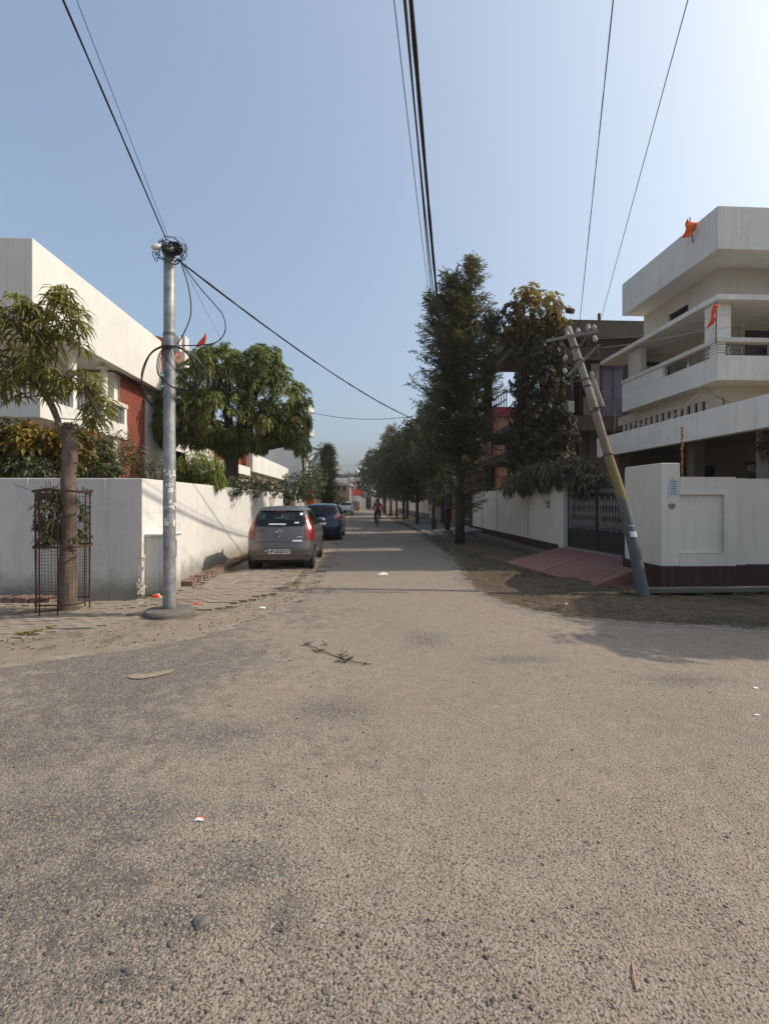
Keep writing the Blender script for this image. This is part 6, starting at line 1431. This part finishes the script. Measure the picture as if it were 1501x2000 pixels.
# badge: oval ring with a slanted letter shape, small lettering and stickers
g = MB(); ec = rear1(0, .90, .012); pts = [(.075*math.cos(a), .038*math.sin(a)) for a in [k*math.pi/12 for k in range(25)]]
g.tube([(ec[0]+x, rear1(x, .9+z, .014)[1], .90+z) for x, z in pts], .006, 5, False)
for s in (-1, 1): g.bar((s*.024-.012, rear1(0, .88, .014)[1], .872), (s*.024+.014, rear1(0, .92, .014)[1], .928), .010)
g.bar((-.026, rear1(0, .9, .014)[1], .893), (.028, rear1(0, .9, .014)[1], .907), .009); g.build('badge', M['chrome'], c1)
for txt, x, z, s in (('EON', .47, .945, .05),):
    me = text_mesh(txt, s, .001); me.materials.append(M['chrome']); o = link_mesh('lettering', me, c1); q = rear1(x, z, .012); o.location = q; o.rotation_euler = (R(88), 0, R(8))
patch1('trim_badge', 'chrome', c1, rear1, .765, .785, .40, .52, .012, 1, 3)
patch1('keyhole', 'chrome', c1, rear1, .775, .80, -.014, .014, .012, 1, 1)
patch1('sticker', 'plate', c1, rear1, .665, .71, .30, .52, .014, 1, 4); patch1('sticker', 'plate', c1, rear1, 1.055, 1.085, -.26, .13, .013, 1, 6); patch1('sticker', 'plate', c1, rear1, 1.09, 1.12, .33, .43, .013, 1, 2); patch1('sticker', 'plate', c1, rear1, 1.28, 1.33, .44, .50, .013, 1, 2)
patch1('hatch_gap', 'trim', c1, rear1, .655, .664, -.50, .50, .008, 1, 16)
for sg in (1, -1): patch1('hatch_gap', 'trim', c1, rear1, .66, .74, lambda z: sg*(.50+(z-.66)*1.1), lambda z: sg*(.512+(z-.66)*1.1), .008, 4, 1)
cp = P(547, 1112, 11.0); c1.location = (-1.87, cp.y+.02, 0)
prof_glass = (1.08, 1.38); lamp_z = (.86, 1.08, lambda z: float(np.interp(z, [.86, .95, 1.08], [.30, .33, .20])))
PR2 = [(.19, .76, .18, 3.80), (.26, .81, .06, 3.88), (.42, .84, .0, 3.94), (.58, .85, .0, 3.95), (.72, .855, .05, 3.92), (.82, .86, .08, 3.82), (.92, .85, .10, 3.55), (1.0, .83, .14, 3.2), (1.08, .80, .20, 2.9), (1.2, .75, .32, 2.66), (1.3, .71, .42, 2.46), (1.38, .66, .50, 2.30), (1.44, .61, .55, 2.18), (1.48, .52, .68, 2.0), (1.505, .38, .85, 1.8), (1.515, .2, 1.1, 1.6)]
c2, rear2, W2, YR2, patch2 = car('parked_car', 'dark blue hatchback parked directly in front of the grey one', None, PR2, 'blue_metal', 3.95, 2.52, .30, plate=None, detail=False)
patch2('badge', 'chrome', c2, rear2, .88, .95, -.04, .04, .014, 1, 2); patch2('reflector', 'trim', c2, rear2, .40, .44, -.6, .6, .006, 1, 12)
c2.location = (-1.62, 19.4, 0); c2.rotation_euler.z = R(-1)
PR3 = [(z_, w_, a_*1.0, f_+.1) for z_, w_, a_, f_ in PR2]
lamp_z = (.70, .90, lambda z: .30); c3, rear3, W3, YR3, patch3 = car('parked_car', 'small silver car far down the left side before the tan wall', None, PR3, 'silver_metal', 4.05, 2.5, .30, plate=None, detail=False)
c3.location = (S(676, 56)-.0, 56, 0); c3.rotation_euler.z = R(2)

# ------------------------------------------------------------------ cyclist
def skin_body(name, chain, radii, mat, parent, sub=2, root=0):
    """chain: list of (point, parent index)"""
    me = bpy.data.meshes.new(name); off = ROOT[parent]
    me.from_pydata([(Vector(p)-off)[:] for p, _ in chain], [(i, q) for i, (_, q) in enumerate(chain) if q is not None], [])
    o = link_mesh(name, me, parent); s = o.modifiers.new('skin', 'SKIN')
    for i, v in enumerate(me.skin_vertices[0].data): v.radius = (radii[i], radii[i]) if not isinstance(radii[i], tuple) else radii[i]; v.use_root = (i == root)
    sb = o.modifiers.new('sub', 'SUBSURF'); sb.levels = sub; sb.render_levels = sub
    dg = bpy.context.evaluated_depsgraph_get(); m2 = bpy.data.meshes.new_from_object(o.evaluated_get(dg)); o.modifiers.clear(); o.data = m2
    m2.materials.clear(); m2.materials.append(M[mat]); m2.polygons.foreach_set('use_smooth', [True]*len(m2.polygons)); return o
M['skin'] = plain('skin', (.16, .085, .055), .6); M['hair'] = plain('hair', (.012, .010, .009), .6); M['jacket'] = plain('jacket', (.022, .022, .032), .85, 0, .3, 9); M['trousers'] = plain('trousers', (.035, .035, .045), .85); M['red_bag'] = plain('red_bag', (.30, .035, .03), .8, 0, .3, 9)
cyx, cyy = S(737, 29.5)+.02, 29.5
bk_ = thing('bicycle', 'black bicycle ridden away down the middle of the street', 'bicycle', (cyx, cyy, 0)); V3 = lambda x, y, z: (cyx+x, cyy+y, z)
for yy in (0, 1.05):
    wl = part('wheel', 'tyre', bk_, lambda g: g.tube([V3(0, yy+.33*math.cos(a), .345+.33*math.sin(a)) for a in [k*math.pi/14 for k in range(29)]], .018, 6, False))
    part('spokes', 'galv', wl, lambda g: [g.tube([V3(0, yy, .345), V3(0, yy+.32*math.cos(a), .345+.32*math.sin(a))], .003, 3) for a in [k*math.pi/8 for k in range(16)]])
part('frame', 'black_paint', bk_, lambda g: (g.tube([V3(0, 0, .345), V3(0, .45, .30), V3(0, .28, .82)], .016, 6), g.tube([V3(0, 0, .345), V3(0, .3, .78)], .013, 6), g.tube([V3(0, .45, .30), V3(0, .92, .78)], .018, 6), g.tube([V3(0, .3, .80), V3(0, .9, .86)], .016, 6), g.tube([V3(0, 1.05, .345), V3(0, .93, .8), V3(0, .9, .98)], .014, 6)))
part('saddle', 'trim', bk_, lambda g: g.prism([V3(-.10, .15, 0)[:2], V3(.10, .15, 0)[:2], V3(.03, .42, 0)[:2], V3(-.03, .42, 0)[:2]], .84, .89), bevel=.015)
part('handlebar', 'galv', bk_, lambda g: g.tube(spline([V3(-.27, .78, 1.0), V3(-.2, .88, 1.01), V3(0, .9, .98), V3(.2, .88, 1.01), V3(.27, .78, 1.0)], 4), .012, 6))
part('mudguard', 'steel', bk_, lambda g: g.tube([V3(0, .38*math.cos(a), .345+.38*math.sin(a)) for a in [1.0+k*.2 for k in range(11)]], .022, 6))
part('pedal', 'steel', bk_, lambda g: (g.bar(V3(-.16, .45, .16), V3(-.08, .45, .16), .05, .02), g.bar(V3(.08, .45, .46), V3(.16, .45, .46), .05, .02), g.bar(V3(-.07, .45, .16), V3(-.05, .45, .3), .02), g.bar(V3(.07, .45, .46), V3(.05, .45, .3), .02)))
pn = thing('person', 'person in dark jacket with red backpack riding a bicycle away from the viewer', 'person', (cyx, cyy, 0))
ch = [(V3(0, .28, .95), None), (V3(0, .33, 1.12), 0), (V3(0, .40, 1.32), 1), (V3(0, .45, 1.44), 2), (V3(0, .50, 1.53), 3), (V3(0, .53, 1.62), 4), (V3(0, .54, 1.70), 5),
      (V3(-.19, .42, 1.40), 3), (V3(-.27, .50, 1.18), 7), (V3(-.26, .74, 1.05), 8), (V3(-.255, .80, 1.03), 9), (V3(.19, .42, 1.40), 3), (V3(.27, .50, 1.18), 11), (V3(.26, .74, 1.05), 12), (V3(.255, .80, 1.03), 13),
      (V3(-.11, .32, .90), 0), (V3(-.14, .62, .60), 15), (V3(-.13, .44, .24), 16), (V3(-.13, .56, .17), 17), (V3(.11, .32, .92), 0), (V3(.14, .68, .82), 19), (V3(.13, .46, .54), 20), (V3(.13, .58, .48), 21)]
rdz = [(.15, .12), (.14, .11), (.16, .12), (.10, .09), .055, .088, .07, .075, .052, .04, .03, .075, .052, .04, .03, .095, .068, .048, .035, .095, .068, .048, .035]
skin_body('body', ch, rdz, 'jacket', pn)
part('hair', 'hair', pn, lambda g: g.lathe(V3(0, .52, 1.60), [(.05, -.03), (.098, .0), (.104, .06), (.09, .12), (.05, .15), (0, .155)], 14, (0, .15, 1)), smooth=True)
part('neck', 'skin', pn, lambda g: g.lathe(V3(0, .495, 1.50), [(.058, 0), (.057, .07)], 12, (0, .2, 1)), smooth=True)
part('backpack', 'red_bag', pn, lambda g: g.prism([V3(-.13, .20, 0)[:2], V3(.13, .20, 0)[:2], V3(.14, .32, 0)[:2], V3(-.14, .32, 0)[:2]], 1.05, 1.45), bevel=.05)
for s, (a, b_, c_) in ((-1, ((.11, .32, .90), (.14, .62, .60), (.13, .45, .28))), (1, ((.11, .32, .92), (.14, .68, .82), (.13, .47, .58)))):
    part('trouser_leg', 'trousers', pn, lambda g: g.tube(spline([V3(s*a[0], a[1]-.03, a[2]), V3(s*b_[0], b_[1], b_[2]), V3(s*c_[0], c_[1], c_[2])], 5), [.108, .104, .098, .09, .084, .078, .074, .068, .064, .06, .058], 10), smooth=True)
    zf = .16 if s < 0 else .46; part('shoe', 'trim', pn, lambda g: g.lathe(V3(s*.13, c_[1]-.06, zf+.045), [(.02, 0), (.045, .05), (.042, .18), (.03, .24), (0, .26)], 10, (0, 1, -.02)), smooth=True)
    part('hand', 'skin', pn, lambda g: (g.lathe(V3(s*.255, .74, 1.035), [(.02, 0), (.036, .03), (.034, .07), (.02, .09)], 8, (0, 1, -.3)), [g.tube([V3(s*(.255+(q-1.5)*.018), .80, 1.03), V3(s*(.255+(q-1.5)*.018), .83, 1.0), V3(s*(.255+(q-1.5)*.018), .80, .975)], .009, 5) for q in range(4)], g.tube([V3(s*.22, .77, 1.02), V3(s*.215, .79, .985)], .010, 5)))

# ------------------------------------------------------------------ litter
def crumple(name, label, cat, px, py, w_, d_, h_, mats, z0=.012, seed=1, group=None):
    random.seed(seed); c = G(px, py, z0); n = 9; vs = []
    for i in range(n):
        for j in range(n):
            u, v = i/(n-1)-.5, j/(n-1)-.5; e = 1-.3*random.random() if max(abs(u), abs(v)) > .45 else 1
            vs.append((c.x+u*w_*e, c.y+v*d_*e, z0+.003+h_*max(0, (1-(2*u)**2)*(1-(2*v)**2))*(.45+.55*random.random())))
    g = MB()
    g.v = vs; g.f = [(i*n+j, (i+1)*n+j, (i+1)*n+j+1, i*n+j+1) for i in range(n-1) for j in range(n-1)]; g.m = [0 if len(mats) == 1 or (f % 8) < 4 else 1 for f in range(len(g.f))]
    o = g.build(name, [M[x] for x in mats]); s = o.modifiers.new('t', 'SOLIDIFY'); s.thickness = .002; tag(o, label, cat, group)
crumple('plastic_packet', 'red and white plastic packet crumpled by the foot of the meter box', 'litter', 306, 1170, .16, .12, .12, ['red_cloth', 'white_plastic'], 0, 4)
crumple('plastic_scrap', 'small bright red scrap right of the pole base', 'litter', 384, 1182, .09, .08, .06, ['red_cloth'], 0, 5)
crumple('plastic_scrap', 'white scrap on the sandy pavement near the road edge', 'litter', 511, 1188, .12, .08, .03, ['white_plastic'], 0, 6)
crumple('plastic_bag', 'flattened white plastic bag lying on the road at the shadow edge', 'litter', 748, 1122, .24, .22, .05, ['white_plastic'], .012, 7)
crumple('wrapper', 'tiny pink and white wrapper on the gravel left of centre', 'litter', 389, 1601, .05, .03, .012, ['white_plastic', 'red_cloth'], .014, 8)
crumple('plastic_scrap', 'pale scrap under the wall between cage and meter box', 'litter', 275, 1178, .14, .05, .02, ['white_plastic'], 0, 9)
crumple('paper_scrap', 'small white fleck on the road near the right border', 'litter', 1474, 1344, .05, .03, .01, ['white_plastic'], .014, 10)
crumple('paper_scrap', 'second white fleck below it near the right border', 'litter', 1476, 1397, .05, .02, .008, ['white_plastic'], .014, 11)
crumple('plastic_scrap', 'pale scrap on the brown verge before the pink ramp', 'litter', 1105, 1180, .05, .04, .02, ['white_plastic'], .0, 12)
# torn brown strip, twig with leaves, stick
o_ = [(249, 1322), (262, 1316), (290, 1316), (318, 1311), (345, 1306), (330, 1315), (300, 1322), (272, 1326), (255, 1325)]
g = MB(); vs = [G(x, y, .02) for x, y in o_]; g.add(vs, [tuple(range(len(vs)))]); o = g.build('torn_strip', M['tan']); s = o.modifiers.new('t', 'SOLIDIFY'); s.thickness = .003; tag(o, 'torn light brown strip lying flat on the left of the road', 'litter')
t = thing('broken_twig', 'broken green twig with leaves lying on the road left of centre', 'twig', G(650, 1280))
g = MB(); g.tube(spline([G(597, 1257, .02), G(622, 1268, .03), G(660, 1283, .02), G(690, 1292, .03), G(718, 1296, .02)], 5), .005, 5); g.tube(spline([G(600, 1262, .02), G(585, 1260, .02)], 4), .003, 4); g.tube([G(668, 1284, .02), G(670, 1262, .05)], .003, 4); g.build('stem', M['bark_near'], t)
for px, py, n, L in ((602, 1256, 6, .07), (622, 1270, 6, .09), (633, 1258, 4, .06), (675, 1288, 9, .12), (668, 1280, 5, .09), (714, 1296, 4, .07)):
    c = G(px, py, .025); a, b_, l, w_, v_ = whorls(np.array([c[:]]), np.array([[0, 0, 1.0]]), n, L, L*.28, 1.2, -.7, .05); foliage('leaf', a, b_, l, w_, M['hedge_leaf'], t, .1, True, v_)
t = thing('green_sprig', 'small green sprig on the sandy pavement under the young tree', 'twig', G(60, 1232))
for px, py in ((62, 1233), (50, 1236), (75, 1230), (100, 1224), (40, 1236)):
    c = G(px, py, .03); a, b_, l, w_, v_ = whorls(np.array([c[:]]), np.array([[0, 0, 1.0]]), 6, .09, .03, 1.2, -.5, .1); foliage('leaf', a, b_, l, w_, M['young_leaf'], t, .2, True, v_)
o = MB().tube([G(1234, 1882, .016), G(1237, 1905, .022), G(1243, 1935, .016)], .0032, 6).build('stick', M['peach']); tag(o, 'thin pale pinkish stick lying on the road at lower right', 'stick')

# ------------------------------------------------------------------ thin winter haze between the houses
g = MB(); g.box(-62, 62, -14, 175, -1.6, 19)
hm = bpy.data.materials.new('haze'); hm.use_nodes = True; ht = hm.node_tree; ht.nodes.clear()
ho = ht.nodes.new('ShaderNodeOutputMaterial'); hv = ht.nodes.new('ShaderNodeVolumePrincipled'); hv.inputs['Density'].default_value = .0006
hv.inputs['Color'].default_value = (.86, .87, .88, 1); hv.inputs['Anisotropy'].default_value = .2
ht.links.new(hv.outputs[0], ho.inputs['Volume']); tag(g.build('haze', hm), kind='stuff')
